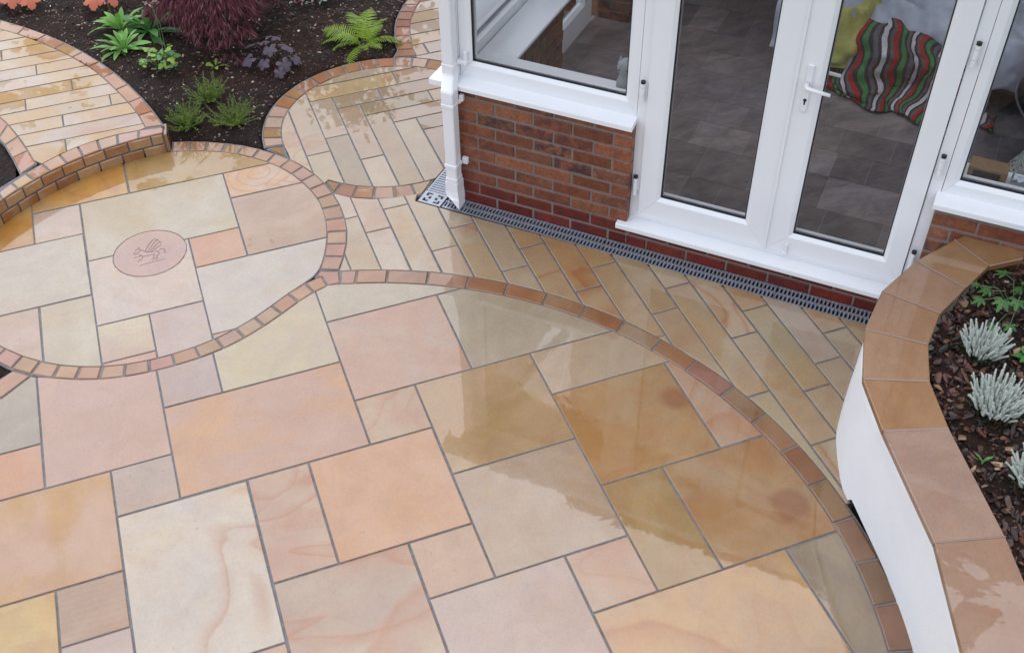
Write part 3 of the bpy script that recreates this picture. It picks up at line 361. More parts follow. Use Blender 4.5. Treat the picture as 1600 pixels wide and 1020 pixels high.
BED_CIRCLE=[[-0.057,5.833],[-0.031,5.825],[0.005,5.814],[0.042,5.802],[0.074,5.791],[0.105,5.779],[0.136,5.765],[0.167,5.751],[0.197,5.736],[0.227,5.719],[0.256,5.701],[0.284,5.682],[0.312,5.662],[0.338,5.64],[0.365,5.618],[0.39,5.595],[0.414,5.571],[0.438,5.546],[0.461,5.52],[0.483,5.494],[0.503,5.466],[0.522,5.438],[0.54,5.409],[0.556,5.38],[0.571,5.35],[0.584,5.32],[0.597,5.289],[0.608,5.258],[0.619,5.226],[0.629,5.194],[0.638,5.162],[0.646,5.13],[0.652,5.097],[0.657,5.064],[0.661,5.03],[0.662,4.996],[0.663,4.962],[0.662,4.927],[0.66,4.891],[0.656,4.856],[0.652,4.821],[0.646,4.787],[0.639,4.752],[0.631,4.719],[0.622,4.685],[0.612,4.652],[0.601,4.619],[0.589,4.586],[0.577,4.554],[0.563,4.524],[0.55,4.495],[0.535,4.47],[0.521,4.45],[0.506,4.433],[0.49,4.417],[0.471,4.404],[0.45,4.392],[0.426,4.379],[0.399,4.364],[0.368,4.348],[0.336,4.331],[0.304,4.312],[0.271,4.292],[0.238,4.272],[0.206,4.252],[0.174,4.233],[0.142,4.215],[0.109,4.199],[0.076,4.184],[0.042,4.17],[0.007,4.157],[-0.028,4.146],[-0.063,4.135],[-0.099,4.126],[-0.135,4.119],[-0.171,4.112],[-0.208,4.107],[-0.244,4.104],[-0.281,4.101],[-0.318,4.1],[-0.355,4.1],[-0.392,4.101],[-0.428,4.103],[-0.464,4.107],[-0.5,4.112],[-0.535,4.119],[-0.569,4.128],[-0.603,4.137],[-0.637,4.148],[-0.669,4.161],[-0.702,4.174],[-0.734,4.189],[-0.765,4.205],[-0.795,4.222],[-0.825,4.24],[-0.853,4.26],[-0.881,4.28],[-0.908,4.301],[-0.934,4.324],[-0.96,4.347],[-0.984,4.372],[-1.008,4.398],[-1.032,4.425],[-1.057,4.456],[-1.083,4.488],[-1.101,4.51],[-1.236,4.698],[-1.281,4.945],[-1.195,5.255],[-1.156,5.307],[-1.114,5.358],[-1.07,5.407],[-1.024,5.454],[-0.975,5.498],[-0.925,5.54],[-0.872,5.58],[-0.818,5.617],[-0.762,5.651],[-0.704,5.683],[-0.645,5.711],[-0.585,5.737],[-0.523,5.76],[-0.461,5.78],[-0.397,5.797],[-0.333,5.811],[-0.268,5.822],[-0.203,5.83],[-0.137,5.835],[-0.072,5.836]]
BED_MAIN=[[0.54,4.324],[0.604,4.308],[0.667,4.289],[0.729,4.269],[0.791,4.247],[0.852,4.223],[0.912,4.197],[0.971,4.169],[1.03,4.139],[1.088,4.108],[1.144,4.074],[1.2,4.039],[1.254,4.003],[1.307,3.964],[1.359,3.924],[1.41,3.883],[1.459,3.84],[1.507,3.795],[1.554,3.749],[1.599,3.701],[1.643,3.652],[1.685,3.602],[1.726,3.55],[1.765,3.498],[1.802,3.444],[1.838,3.389],[1.872,3.332],[1.904,3.275],[1.934,3.217],[1.963,3.158],[1.989,3.098],[2.014,3.037],[2.037,2.976],[2.058,2.914],[2.077,2.851],[2.094,2.787],[2.109,2.724],[2.122,2.659],[2.134,2.595],[2.143,2.53],[2.15,2.464],[2.155,2.399],[2.158,2.333],[2.159,2.268],[2.158,2.202],[2.155,2.137],[2.15,2.071],[2.143,2.006],[2.134,1.941],[2.122,1.876],[2.109,1.812],[2.094,1.748],[2.077,1.685],[2.058,1.622],[2.037,1.56],[2.014,1.499],[1.989,1.438],[1.963,1.378],[1.934,1.319],[1.904,1.261],[1.872,1.203],[1.838,1.147],[1.802,1.092],[1.765,1.038],[1.726,0.985],[1.685,0.934],[1.643,0.884],[1.599,0.835],[1.554,0.787],[1.507,0.741],[1.459,0.696],[1.459,-0.2],[-1.9,-0.2],[-1.9,3.2],[-1.24,4.019],[-1.059,4.094],[-0.929,4.192],[-0.77,4.113],[-0.733,4.096],[-0.699,4.082],[-0.664,4.069],[-0.628,4.058],[-0.591,4.048],[-0.553,4.039],[-0.514,4.032],[-0.476,4.026],[-0.437,4.022],[-0.397,4.02],[-0.358,4.019],[-0.278,4.02],[-0.197,4.025],[-0.157,4.029],[-0.117,4.035],[-0.078,4.043],[-0.04,4.052],[-0.002,4.063],[0.035,4.076],[0.071,4.09],[0.106,4.105],[0.175,4.138],[0.276,4.195],[0.374,4.254],[0.434,4.284],[0.462,4.296],[0.491,4.306],[0.519,4.312]]
BED_HERRING=[[0.594,5.562],[0.587,5.64],[0.59,5.719],[0.601,5.796],[0.622,5.872],[0.651,5.945],[0.689,6.013],[0.734,6.077],[0.787,6.135],[0.847,6.186],[0.912,6.23],[0.981,6.266],[1.055,6.293],[1.131,6.312],[1.209,6.321],[1.287,6.321],[1.365,6.312],[1.441,6.293],[1.515,6.266],[1.585,6.23],[1.65,6.186],[1.709,6.135],[1.762,6.077],[1.807,6.013],[1.845,5.944],[1.874,5.872],[1.895,5.796],[1.906,5.719],[1.909,5.64],[1.902,5.568],[1.342,5.008],[1.324,5.004],[1.246,5.0],[1.167,5.005],[1.09,5.019],[1.015,5.042],[0.944,5.074],[0.876,5.114],[0.814,5.162],[0.758,5.217],[0.729,5.19],[0.696,5.296],[0.65,5.398],[0.593,5.494]]
BED_STRIP=[[0.626,4.409],[0.721,4.38],[0.814,4.347],[0.906,4.309],[0.996,4.268],[1.084,4.222],[1.17,4.173],[1.254,4.12],[1.336,4.063],[1.414,4.003],[1.49,3.939],[1.564,3.872],[1.634,3.802],[1.701,3.729],[1.765,3.653],[1.825,3.574],[1.882,3.493],[1.935,3.409],[1.984,3.323],[2.03,3.235],[2.071,3.145],[2.109,3.053],[2.142,2.96],[2.172,2.865],[2.197,2.769],[2.218,2.672],[2.234,2.574],[2.246,2.476],[2.254,2.377],[2.258,2.278],[2.257,2.179],[2.293,2.179],[2.319,2.239],[2.377,2.366],[2.449,2.495],[2.505,2.563],[2.613,2.68],[2.754,2.823],[2.88,2.945],[3.004,3.032],[2.028,4.008],[1.583,4.439],[1.168,4.845],[1.202,4.91],[1.186,4.906],[1.069,4.919],[0.95,4.947],[0.846,5.002],[0.76,5.074],[0.751,5.078],[0.761,4.96],[0.758,4.839],[0.743,4.723],[0.715,4.616],[0.674,4.515],[0.625,4.417]]
BED_RAISED=[[-1.091,7.648],[-0.944,7.503],[-0.862,7.418],[-0.824,7.376],[-0.786,7.332],[-0.75,7.288],[-0.714,7.241],[-0.677,7.192],[-0.604,7.087],[-0.536,6.981],[-0.503,6.928],[-0.473,6.875],[-0.443,6.822],[-0.415,6.768],[-0.389,6.712],[-0.365,6.656],[-0.342,6.599],[-0.32,6.541],[-0.26,6.363],[-0.223,6.243],[-0.207,6.186],[-0.193,6.129],[-0.18,6.075],[-0.171,6.017],[-0.158,5.923],[-0.198,5.912],[-0.322,5.914],[-0.437,5.899],[-0.549,5.869],[-0.655,5.825],[-0.754,5.767],[-0.796,5.818],[-0.822,5.932],[-0.853,6.048],[-0.887,6.16],[-0.904,6.211],[-0.921,6.26],[-0.938,6.302],[-0.973,6.382],[-1.04,6.519],[-1.54,6.769],[-1.94,7.019],[-1.991,7.768]]
BED_BACK=[[1.629,6.358],[1.631,6.456],[1.648,6.537],[1.666,6.64],[1.699,6.75],[1.733,6.847],[1.784,6.944],[1.841,7.041],[1.902,7.116],[1.988,7.213],[2.085,7.299],[2.192,7.373],[2.307,7.433],[2.429,7.479],[2.555,7.509],[2.684,7.524],[2.814,7.523],[3.087,6.753],[2.02,5.686],[2.017,5.747],[2.001,5.838],[1.975,5.927],[1.938,6.012],[1.891,6.092],[1.835,6.166],[1.77,6.233],[1.698,6.291],[1.619,6.34]]
PATCHES=[[[0.712,5.266],[0.851,5.153],[0.748,5.056]],[[0.476,5.697],[0.588,5.675],[0.591,5.49]],[[0.506,4.451],[0.648,4.43],[0.613,4.287],[0.506,4.302]],[[0.485,5.665],[0.586,5.591],[0.578,5.516],[0.507,5.621]]]
RISER=[[-0.072, 5.836], [-0.137, 5.835], [-0.203, 5.83], [-0.268, 5.822], [-0.333, 5.811], [-0.397, 5.797], [-0.461, 5.78], [-0.523, 5.76], [-0.585, 5.737], [-0.645, 5.711], [-0.704, 5.683], [-0.762, 5.651], [-0.818, 5.617], [-0.872, 5.58], [-0.925, 5.54], [-0.975, 5.498], [-1.024, 5.454], [-1.07, 5.407], [-1.114, 5.358], [-1.156, 5.307], [-1.195, 5.255]]
MED=(-0.286,4.918,0.190)
EDGE_C1_OUT=[[-0.029,5.93],[0.07,5.898],[0.17,5.855],[0.267,5.8],[0.36,5.737],[0.445,5.665],[0.523,5.583],[0.593,5.494],[0.65,5.398],[0.696,5.296],[0.729,5.19],[0.751,5.078],[0.761,4.96],[0.758,4.839],[0.743,4.723],[0.715,4.616],[0.674,4.515],[0.625,4.417]]
EDGE_C1_LOW=[[0.538,4.317],[0.462,4.296],[0.374,4.254],[0.276,4.195],[0.175,4.138],[0.071,4.09],[-0.04,4.052],[-0.157,4.029],[-0.278,4.02],[-0.397,4.02],[-0.514,4.032],[-0.628,4.058],[-0.733,4.096],[-0.831,4.144],[-0.927,4.203],[-1.019,4.274]]
EDGE_Q_OUT=[[-1.089,7.786],[-0.926,7.622],[-0.774,7.456],[-0.646,7.296],[-0.535,7.137],[-0.435,6.973],[-0.346,6.806],[-0.27,6.634],[-0.203,6.458],[-0.143,6.275],[-0.096,6.09],[-0.059,5.913]]
EDGE_S_OUT=[[-1.108,6.395],[-1.026,6.229],[-0.977,6.131],[-0.944,6.042],[-0.907,5.892],[-0.87,5.707]]
EDGE_T_OUT=[[1.486,6.401],[1.538,6.486],[1.547,6.571],[1.571,6.673],[1.603,6.788],[1.642,6.888],[1.692,6.985],[1.749,7.077],[1.807,7.153],[1.907,7.265],[2.019,7.365],[2.143,7.45],[2.276,7.519],[2.416,7.572],[2.562,7.607],[2.711,7.624],[2.861,7.622]]
EDGE_R_IN=[[-0.058,5.894],[-0.198,5.912],[-0.322,5.914],[-0.437,5.899],[-0.549,5.869],[-0.655,5.825],[-0.754,5.767],[-0.845,5.702],[-0.923,5.637],[-0.993,5.568],[-1.071,5.481]]
# ---------------------------------------------------------------- ground, beds and paving
def poly_in(x, y, P):
    r = False; n = len(P)
    for i in range(n):
        x1, y1 = P[i]; x2, y2 = P[(i + 1) % n]
        if (y1 > y) != (y2 > y) and x < (x2 - x1) * (y - y1) / (y2 - y1) + x1: r = not r
    return r
def ccw(P):
    a = sum(P[i][0] * P[(i + 1) % len(P)][1] - P[(i + 1) % len(P)][0] * P[i][1] for i in range(len(P)))
    return list(P) if a > 0 else list(P)[::-1]
def inset(P, d):
    n = len(P); out = []
    for i in range(n):
        a = Vector(P[i - 1]); b = Vector(P[i]); c = Vector(P[(i + 1) % n])
        e1 = (b - a).normalized(); e2 = (c - b).normalized()
        n1 = Vector((-e1.y, e1.x)); n2 = Vector((-e2.y, e2.x)); m = n1 + n2
        m = m / max(m.length_squared / 2, 0.35) if m.length > 1e-6 else n1
        out.append(b + m * d)
    return out
def piece(name, P, z1, th, parent, bev=0.0025, sag=0.0015, jit=0.0):
    """a flat stone: outline P, top at z1, softened arris, thickness th"""
    P = ccw(P); n = len(P)
    zt = [z1 + rng.uniform(-jit, jit)] * n
    tx, ty = rng.uniform(-0.0022, 0.0022), rng.uniform(-0.0022, 0.0022)
    cx = sum(p[0] for p in P) / n; cy = sum(p[1] for p in P) / n
    tz = lambda p: zt[0] + (p[0] - cx) * tx + (p[1] - cy) * ty
    I = inset(P, bev)
    v = [(p[0], p[1], z1 - th) for p in P] + [(p[0], p[1], tz(p) - sag) for p in P] + [(p[0], p[1], tz(p)) for p in I]
    f = [tuple(range(2 * n, 3 * n))]
    for i in range(n):
        j = (i + 1) % n
        f.append((i, j, n + j, n + i)); f.append((n + i, n + j, 2 * n + j, 2 * n + i))
    return link(name, v, f, M_STONE, parent)
def stone(o, c, c2=None, band=0.0, film=1.0, k=None):
    k = k or K
    vr = rng.uniform(0.97, 1.03)
    mean = (206, 177, 148); c = tuple(x * .84 + m_ * .16 for x, m_ in zip(c, mean)) if k == K else c
    c = tone(c, k); c = (c[0] * vr, c[1] * vr, c[2] * vr, 1.0); o.color = c
    c2 = tone(c2, k) if c2 else tuple(min(1, x * y) for x, y in zip(c, (0.96, 0.90, 0.84, 1)))
    o['ring'] = [0.0, 0.0, 0.0]; o['rings'] = 0.0; o['spot'] = [0.0, 0.0, 0.0]; o['lam'] = 0.0
    o['tone2'] = [c2[0], c2[1], c2[2]]; o['band'] = float(band); o['film'] = float(film)
def bed(name, P, z, zb, parent=None):
    P = ccw(P); n = len(P)
    v = [(p[0], p[1], zb) for p in P] + [(p[0], p[1], z) for p in P]
    f = [tuple(range(n, 2 * n))] + [(i, (i + 1) % n, n + (i + 1) % n, n + i) for i in range(n)]
    return link(name, v, f, M_MORTAR, parent)

# outer ground, out to the horizon
_gm = simple('distant_lawn', (0.045, 0.075, 0.022), 0.9, 0.3, 0.8)
gr = link('ground', [(-250, -250, -0.30), (250, -250, -0.30), (250, 250, -0.30), (-250, 250, -0.30)], [(0, 1, 2, 3)], _gm)
tag(gr, kind='structure')

ZP = 0.135
circular = bed('circular_pavement', BED_CIRCLE, -0.0045, -0.09)
mainp = bed('patio_pavement', BED_MAIN, -0.0045, -0.09)
herr = bed('herringbone_circle_pavement', BED_HERRING, -0.0045, -0.09)
strip = bed('herringbone_strip_pavement', BED_STRIP, -0.0045, -0.09)
raised = bed('raised_path', BED_RAISED, ZP - 0.0045, -0.05)
backp = bed('back_path', BED_BACK, -0.0045, -0.09)
for o, l in ((circular, 'small round sandstone patio with a carved disc in the middle'), (mainp, 'large curved sandstone patio of mixed rectangular slabs'),
             (herr, 'small round patio of herringbone sandstone planks by the downpipe'), (strip, 'strip of long sandstone planks between patio and drain'),
             (raised, 'raised path of sandstone planks up one step at the garden bed'), (backp, 'narrow plank path curving round behind the conservatory corner')):
    tag(o, l, kind='structure')

# colour of each slab: (stone, second tone, banding)
SLC = {'a1': ((222, 176, 112), (205, 150, 80), .5), 'a2': ((214, 176, 120), (222, 170, 100), .7), 'a3': ((208, 178, 130), (196, 160, 105), .15), 'a4': ((216, 198, 186), (220, 190, 170), .1),
 'a5': ((216, 202, 186), (210, 194, 174), 0), 'a6': ((214, 184, 168), (208, 176, 150), 0), 'a7': ((214, 200, 178), (206, 188, 160), 0), 'a8': ((216, 203, 182), (204, 182, 145), .1),
 'a9': ((226, 196, 170), (226, 172, 110), 1.0), 'a10': ((206, 172, 146), (196, 160, 130), .2), 'a11': ((220, 168, 132), (216, 158, 120), 0), 'a12': ((219, 202, 190), (222, 196, 178), 0),
 'a13': ((220, 204, 195), (214, 200, 186), 0), 'a14': ((214, 176, 146), (206, 160, 130), 0), 'a15': ((214, 188, 172), (222, 204, 170), .35), 'a16': ((212, 190, 180), (206, 178, 166), 0), 'a17': ((216, 170, 146), (210, 160, 140), 0),
 'm1': ((182, 168, 148), (170, 158, 140), 0), 'm2': ((212, 174, 158), (206, 168, 146), 0), 'm3': ((200, 174, 166), (194, 168, 158), 0), 'm4': ((210, 192, 168), (214, 196, 160), .15), 'm5': ((210, 194, 172), (202, 186, 162), 0),
 'm6': ((204, 174, 154), (210, 166, 140), .2), 'm7': ((210, 194, 174), (200, 184, 160), .1), 'm8': ((210, 166, 144), (214, 164, 118), .15), 'm9': ((208, 178, 148), (204, 160, 130), .8), 'm10': ((204, 168, 128), (184, 152, 104), .1),
 'm11': ((208, 184, 158), (212, 182, 152), 0), 'm12': ((202, 168, 122), (194, 146, 94), .35), 'm13': ((210, 182, 162), (214, 168, 130), .9), 'm14': ((196, 164, 122), (182, 148, 100), .3), 'm15': ((198, 162, 122), (188, 140, 90), .5),
 'm16': ((204, 178, 156), (196, 166, 138), 0), 'm17': ((218, 168, 134), (214, 160, 112), .1), 'm18': ((208, 174, 148), (204, 162, 138), 1.0), 'm19': ((198, 172, 156), (190, 166, 150), .2), 'm20': ((216, 172, 140), (206, 156, 92), .2),
 'm21': ((212, 170, 150), (216, 160, 122), .1), 'm22': ((224, 212, 202), (224, 206, 184), .8), 'm23': ((194, 166, 140), (186, 152, 124), .2), 'm24': ((214, 166, 92), (220, 190, 130), .6), 'm25': ((206, 180, 170), (200, 172, 160), 0),
 'm26': ((202, 176, 150), (194, 166, 144), 1.0), 'm27': ((206, 168, 140), (198, 164, 132), .15), 'm28': ((206, 180, 166), (200, 172, 160), 0), 'm29': ((204, 176, 152), (206, 164, 138), .5), 'm30': ((216, 170, 118), (206, 170, 132), .4),
 'm31': ((182, 164, 140), (168, 150, 130), 0), 'm32': ((210, 168, 144), (206, 160, 132), 0)}
RINGS = {'m12': (1.44, 2.57, .115, 1), 'm18': (.03, 3.20, .12, 2), 'm26': (.62, 1.95, .52, 1), 'a9': (.40, 5.42, .060, 4), 'm30': (1.12, 1.58, .40, 1), 'v0': (.687, 5.50, .08, 2)}
SPOTS = {'m12': (1.85, 2.98, .085), 'm15': (2.04, 2.26, .08)}
def marks(o, n_):
    l = WL[o]
    if n_ in RINGS: x, y, r, k = RINGS[n_]; o['ring'] = [x - l.x, y - l.y, r]; o['rings'] = float(k)
    if n_ in SPOTS: x, y, r = SPOTS[n_]; o['spot'] = [x - l.x, y - l.y, r]
    if n_ == 'm23': o['lam'] = 1.0
    if n_ == 'm19': o['lam'] = .25
FILM_A = {'a1': .62, 'a2': .62, 'a3': .5, 'a4': .8, 'a8': .85, 'a9': .8, 'a10': .75}
for n_, P in SLAB_CIRCLE:
    o = piece('paving_slab', P, 0.0, 0.03, circular); c = SLC[n_]; stone(o, *c, film=FILM_A.get(n_, .95)); marks(o, n_)
for n_, P in SLAB_MAIN:
    o = piece('paving_slab', P, 0.0, 0.03, mainp)
    c = SLC.get(n_, ((208, 176, 150), (204, 166, 138), .2)); stone(o, *c, film=1.0 if n_ not in ('m20', 'm24') else .75); marks(o, n_)
PAL_CREAM = [(206, 190, 166), (212, 194, 172), (204, 184, 156), (210, 192, 176), (214, 186, 160), (198, 180, 146)]
PAL_GOLD = [(210, 178, 138), (214, 184, 150), (204, 172, 134), (212, 188, 158), (208, 168, 122)]
HC_ = {'h0': (204, 184, 162), 'h1': (208, 182, 134), 'h2': (184, 152, 120), 'h3': (186, 164, 132), 'h4': (176, 148, 116), 'h5': (170, 150, 112), 'h6': (190, 156, 112), 'h7': (190, 164, 138), 'h8': (176, 156, 130),
       'v0': (212, 190, 160), 'v1': (202, 178, 148), 'v2': (202, 182, 150), 'v3': (206, 184, 158), 'v4': (176, 154, 122), 'v5': (200, 172, 146), 'v6': (212, 192, 166), 'v7': (196, 176, 144), 'v8': (200, 180, 152), 'v9': (186, 156, 138)}
for n_, P in PLANK_CIRCLE:
    o = piece('paving_plank', P, 0.0, 0.03, herr); c = HC_[n_]
    stone(o, c, None, .7 if n_ in ('h1', 'v0', 'v1') else .15, film=.88 if n_[0] == 'v' else .6); marks(o, n_)
for n_, P in PLANK_STRIP:
    o = piece('paving_plank', P, 0.0, 0.03, strip)
    k_ = int(n_[1:].split('_')[0])
    c = rng.choice(PAL_CREAM) if k_ < 6 else rng.choice(PAL_CREAM[2:] + PAL_GOLD)
    stone(o, tuple(min(235, x + dx) for x, dx in zip(c, (10, 11, 14))), rng.choice(PAL_GOLD) if rng.random() < .4 else None, 1.0 if (k_ in (4, 5, 6, 7, 9, 11)) and rng.random() < .8 else rng.uniform(0, .4), film=.95)
for n_, P in PLANK_RAISED:
    o = piece('paving_plank', P, ZP, 0.03, raised)
    stone(o, rng.choice([(216, 196, 172), (212, 186, 152), (222, 200, 180), (214, 192, 176), (206, 184, 140), (222, 206, 188)]), (212, 170, 104), rng.choice((.1, .3, .6)), film=rng.uniform(.45, .8))
for i, (n_, P) in enumerate(PLANK_BACK):
    o = piece('paving_plank', P, 0.0, 0.03, backp)
    stone(o, [(196, 176, 152), (190, 152, 116), (182, 160, 140), (196, 162, 112), (182, 160, 140), (192, 168, 132)][i % 6], None, .2, film=.6)
def sett_bed(name, data, z, parent):
    m = MB()
    for i, P in enumerate(data):
        Q_ = inset(ccw(P), -0.0085); zz = z - 0.0052 - (i % 3) * 0.0007; n = len(Q_)
        m.add([(p[0], p[1], zz) for p in Q_] + [(p[0], p[1], zz - .05) for p in Q_], [tuple(range(n))] + [(i2, n + i2, n + (i2 + 1) % n, (i2 + 1) % n) for i2 in range(n)])
    return m.build('edging_mortar', M_SETTMORT, parent)
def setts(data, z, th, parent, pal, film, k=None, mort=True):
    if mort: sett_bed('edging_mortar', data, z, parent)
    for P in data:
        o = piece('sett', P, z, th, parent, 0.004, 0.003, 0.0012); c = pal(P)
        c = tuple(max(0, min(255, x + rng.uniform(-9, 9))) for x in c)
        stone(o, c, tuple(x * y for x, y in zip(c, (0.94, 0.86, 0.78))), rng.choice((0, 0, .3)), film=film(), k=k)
pm = MB()
for i, P in enumerate(PATCHES):
    Q_ = ccw(P); pm.add([(p[0], p[1], -.0078 - i * .0006) for p in Q_], [tuple(range(len(Q_)))])
pm.build('edging_mortar', M_SETTMORT, herr)
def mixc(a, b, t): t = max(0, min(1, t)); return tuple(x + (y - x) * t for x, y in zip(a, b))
def cen(P): return sum(p[0] for p in P) / len(P), sum(p[1] for p in P) / len(P)
setts(SETT_CIRCLE, 0.001, 0.04, circular, lambda P: mixc((198, 150, 118), (188, 138, 90), (cen(P)[1] - 4.1) / 1.6), lambda: rng.choice((.95, .8, .9)))
setts(SETT_HERRING, 0.001, 0.04, herr, lambda P: mixc((194, 146, 108), (184, 134, 84), (cen(P)[1] - 5.0) / .6), lambda: rng.choice((.3, .5, .7)))
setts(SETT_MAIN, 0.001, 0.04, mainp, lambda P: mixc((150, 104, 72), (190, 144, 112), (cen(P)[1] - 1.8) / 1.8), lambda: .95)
setts(SETT_RAISED, ZP + 0.001, 0.06, raised, lambda P: rng.choice([(202, 146, 94), (206, 154, 110), (202, 140, 82)]), lambda: rng.choice((.45, .6, .7)))
setts(SETT_RISER, ZP + 0.001, 0.010, raised, lambda P: rng.choice([(214, 168, 140), (216, 172, 156), (208, 152, 104)]), lambda: rng.choice((.6, .8, .95)), mort=False)
setts(SETT_BACK, 0.001, 0.04, backp, lambda P: rng.choice([(180, 124, 80), (172, 122, 90), (182, 118, 70)]), lambda: .5)

# riser of the step: curved mortar wall faced with two courses of setts
CWX, CWY, CWR = -0.074, 4.465, 1.371
a_r = math.atan2(RISER[0][1] - CWY, RISER[0][0] - CWX); a_l = math.atan2(RISER[-1][1] - CWY, RISER[-1][0] - CWX)
def arcp(r, a): return (CWX + r * math.cos(a), CWY + r * math.sin(a))
rb = MB(); N_ = 40
ring = [(CWR + 0.004, -0.03), (CWR + 0.004, ZP - 0.004), (CWR + 0.10, ZP - 0.004), (CWR + 0.10, -0.03)]
v = []
for i in range(N_ + 1):
    a = a_r + (a_l - a_r) * i / N_
    for r, z in ring: v.append(arcp(r, a) + (z,))
f = []
for i in range(N_):
    for k in range(4): f.append((4 * i + k, 4 * i + (k + 1) % 4, 4 * i + 4 + (k + 1) % 4, 4 * i + 4 + k))
f += [(0, 3, 2, 1), (4 * N_, 4 * N_ + 1, 4 * N_ + 2, 4 * N_ + 3)]
link('riser_mortar', v, [tuple(reversed(q)) for q in f], M_MORTAR, raised)
def curved_block(a0, a1, z0, z1, r0, r1):
    m = MB(); b = 0.005
    pr = [(r0, z0 + b), (r0, z1 - b), (r0 + b, z1), (r1, z1), (r1, z0), (r0 + b, z0)]
    v = []
    for t in (0, .5, 1):
        a = a0 + (a1 - a0) * t
        for r, z in pr: v.append(arcp(r + (b * .6 if t != .5 and r == r0 else 0), a) + (z,))
    n = len(pr); f = []
    for i in (0, 1):
        for k in range(n): f.append((n * i + k, n * i + n + k, n * i + n + (k + 1) % n, n * i + (k + 1) % n))
    f += [tuple(range(n)), tuple(range(3 * n - 1, 2 * n - 1, -1))]
    m.add(v, f); return m
blen = 0.128 / CWR
for row, (z0, z1, ofs) in enumerate(((-0.012, 0.054, 0.0), (0.064, ZP - 0.0115, 0.5))):
    a = a_r + 0.004 - (blen * (1 - ofs) if ofs else 0) + (blen if ofs else 0) * 0
    a = a_r + 0.002
    first = blen * (0.55 if row else 1.0); i = 0
    while a < a_l:
        w_ = first if i == 0 else blen * rng.uniform(.92, 1.08)
        o = curved_block(a + 0.0035, a + w_ - 0.0035, z0, z1, CWR - 0.006, CWR + 0.05).build('sett', M_STONE, raised)
        stone(o, rng.choice([(190, 126, 62), (176, 112, 58), (198, 138, 84), (168, 106, 54)]), (206, 160, 112), rng.choice((0, .2)), film=.8, k=.62)
        a += w_; i += 1
# end brick of the step seen from the bed side
o = piece('sett', [(-0.070, 5.842), (-0.056, 5.955), (-0.038, 5.955), (-0.052, 5.842)], 0.118, 0.13, raised); stone(o, (196, 156, 118), None, 0, .6)

# carved disc in the round patio
mx_, my_, mr_ = MED
n_ = 48
P = [(mx_ + mr_ * math.cos(2 * math.pi * i / n_), my_ + mr_ * math.sin(2 * math.pi * i / n_)) for i in range(n_)]
disc = piece('carved_disc', P, 0.0008, 0.03, circular, 0.003, 0.002); stone(disc, (208, 170, 160), (212, 172, 148), .15, 1.0)
disc['label'] = 'pink carved stone disc with an engraved winged beast'
M_ENG = simple('engraved_groove', (0.235, 0.145, 0.125), 0.6, 0.15, 60)
def stroke(mb, pts, w):
    """shallow engraved line lying on the disc; pts in disc units (-1..1), tapering"""
    L = []; R_ = []; n = len(pts)
    for i, p in enumerate(pts):
        a = Vector(pts[max(i - 1, 0)]); b = Vector(pts[min(i + 1, n - 1)]); t = (b - a).normalized(); nn = Vector((-t.y, t.x))
        ww = w * (0.25 + 0.75 * math.sin(math.pi * (i + .5) / n)); L.append(Vector(p) + nn * ww); R_.append(Vector(p) - nn * ww)
    v = [(mx_ + p.x * mr_, my_ + p.y * mr_, 0.0017) for p in L] + [(mx_ + p.x * mr_, my_ + p.y * mr_, 0.0017) for p in R_]
    mb.add(v, [(n + i, n + i + 1, i + 1, i) for i in range(n - 1)])
eng = MB()
for pts, w in (([(-.40, .20), (-.35, .27), (-.28, .28), (-.24, .22), (-.27, .15), (-.34, .12)], .016), ([(-.34, .12), (-.42, .14), (-.45, .09), (-.38, .07), (-.30, .06)], .014), ([(-.28, .28), (-.29, .36), (-.23, .31)], .012), ([(-.24, .22), (-.16, .16), (-.10, .07), (-.02, .03), (.08, .02)], .018),
        ([(-.30, .06), (-.27, -.03), (-.20, -.09), (-.10, -.11), (.02, -.10), (.12, -.11)], .018), ([(-.12, .09), (-.06, .24), (.02, .40), (.12, .52), (.20, .58)], .017), ([(-.07, .06), (.04, .22), (.13, .38), (.22, .48), (.28, .50)], .015), ([(-.02, .04), (.10, .16), (.20, .30), (.30, .38), (.34, .38)], .014), ([(.03, .03), (.14, .10), (.25, .20), (.35, .25)], .012),
        ([(.20, .58), (.28, .50), (.34, .38), (.35, .25)], .010), ([(-.24, -.05), (-.34, -.08), (-.42, -.05), (-.46, -.09)], .015), ([(-.20, -.09), (-.24, -.20), (-.33, -.24), (-.37, -.29)], .015), ([(.08, .02), (.18, .0), (.24, -.07), (.22, -.16), (.14, -.22), (.18, -.31), (.10, -.34)], .017), ([(.12, -.11), (.06, -.20), (.10, -.29), (.0, -.33)], .015),
        ([(.20, -.01), (.30, .06), (.38, .04), (.42, -.05), (.37, -.12), (.44, -.16)], .013), ([(-.36, -.47), (-.18, -.46), (.02, -.43), (.22, -.42), (.38, -.43)], .010)):
    stroke(eng, pts, w)
eng.build('engraving', M_ENG, disc)

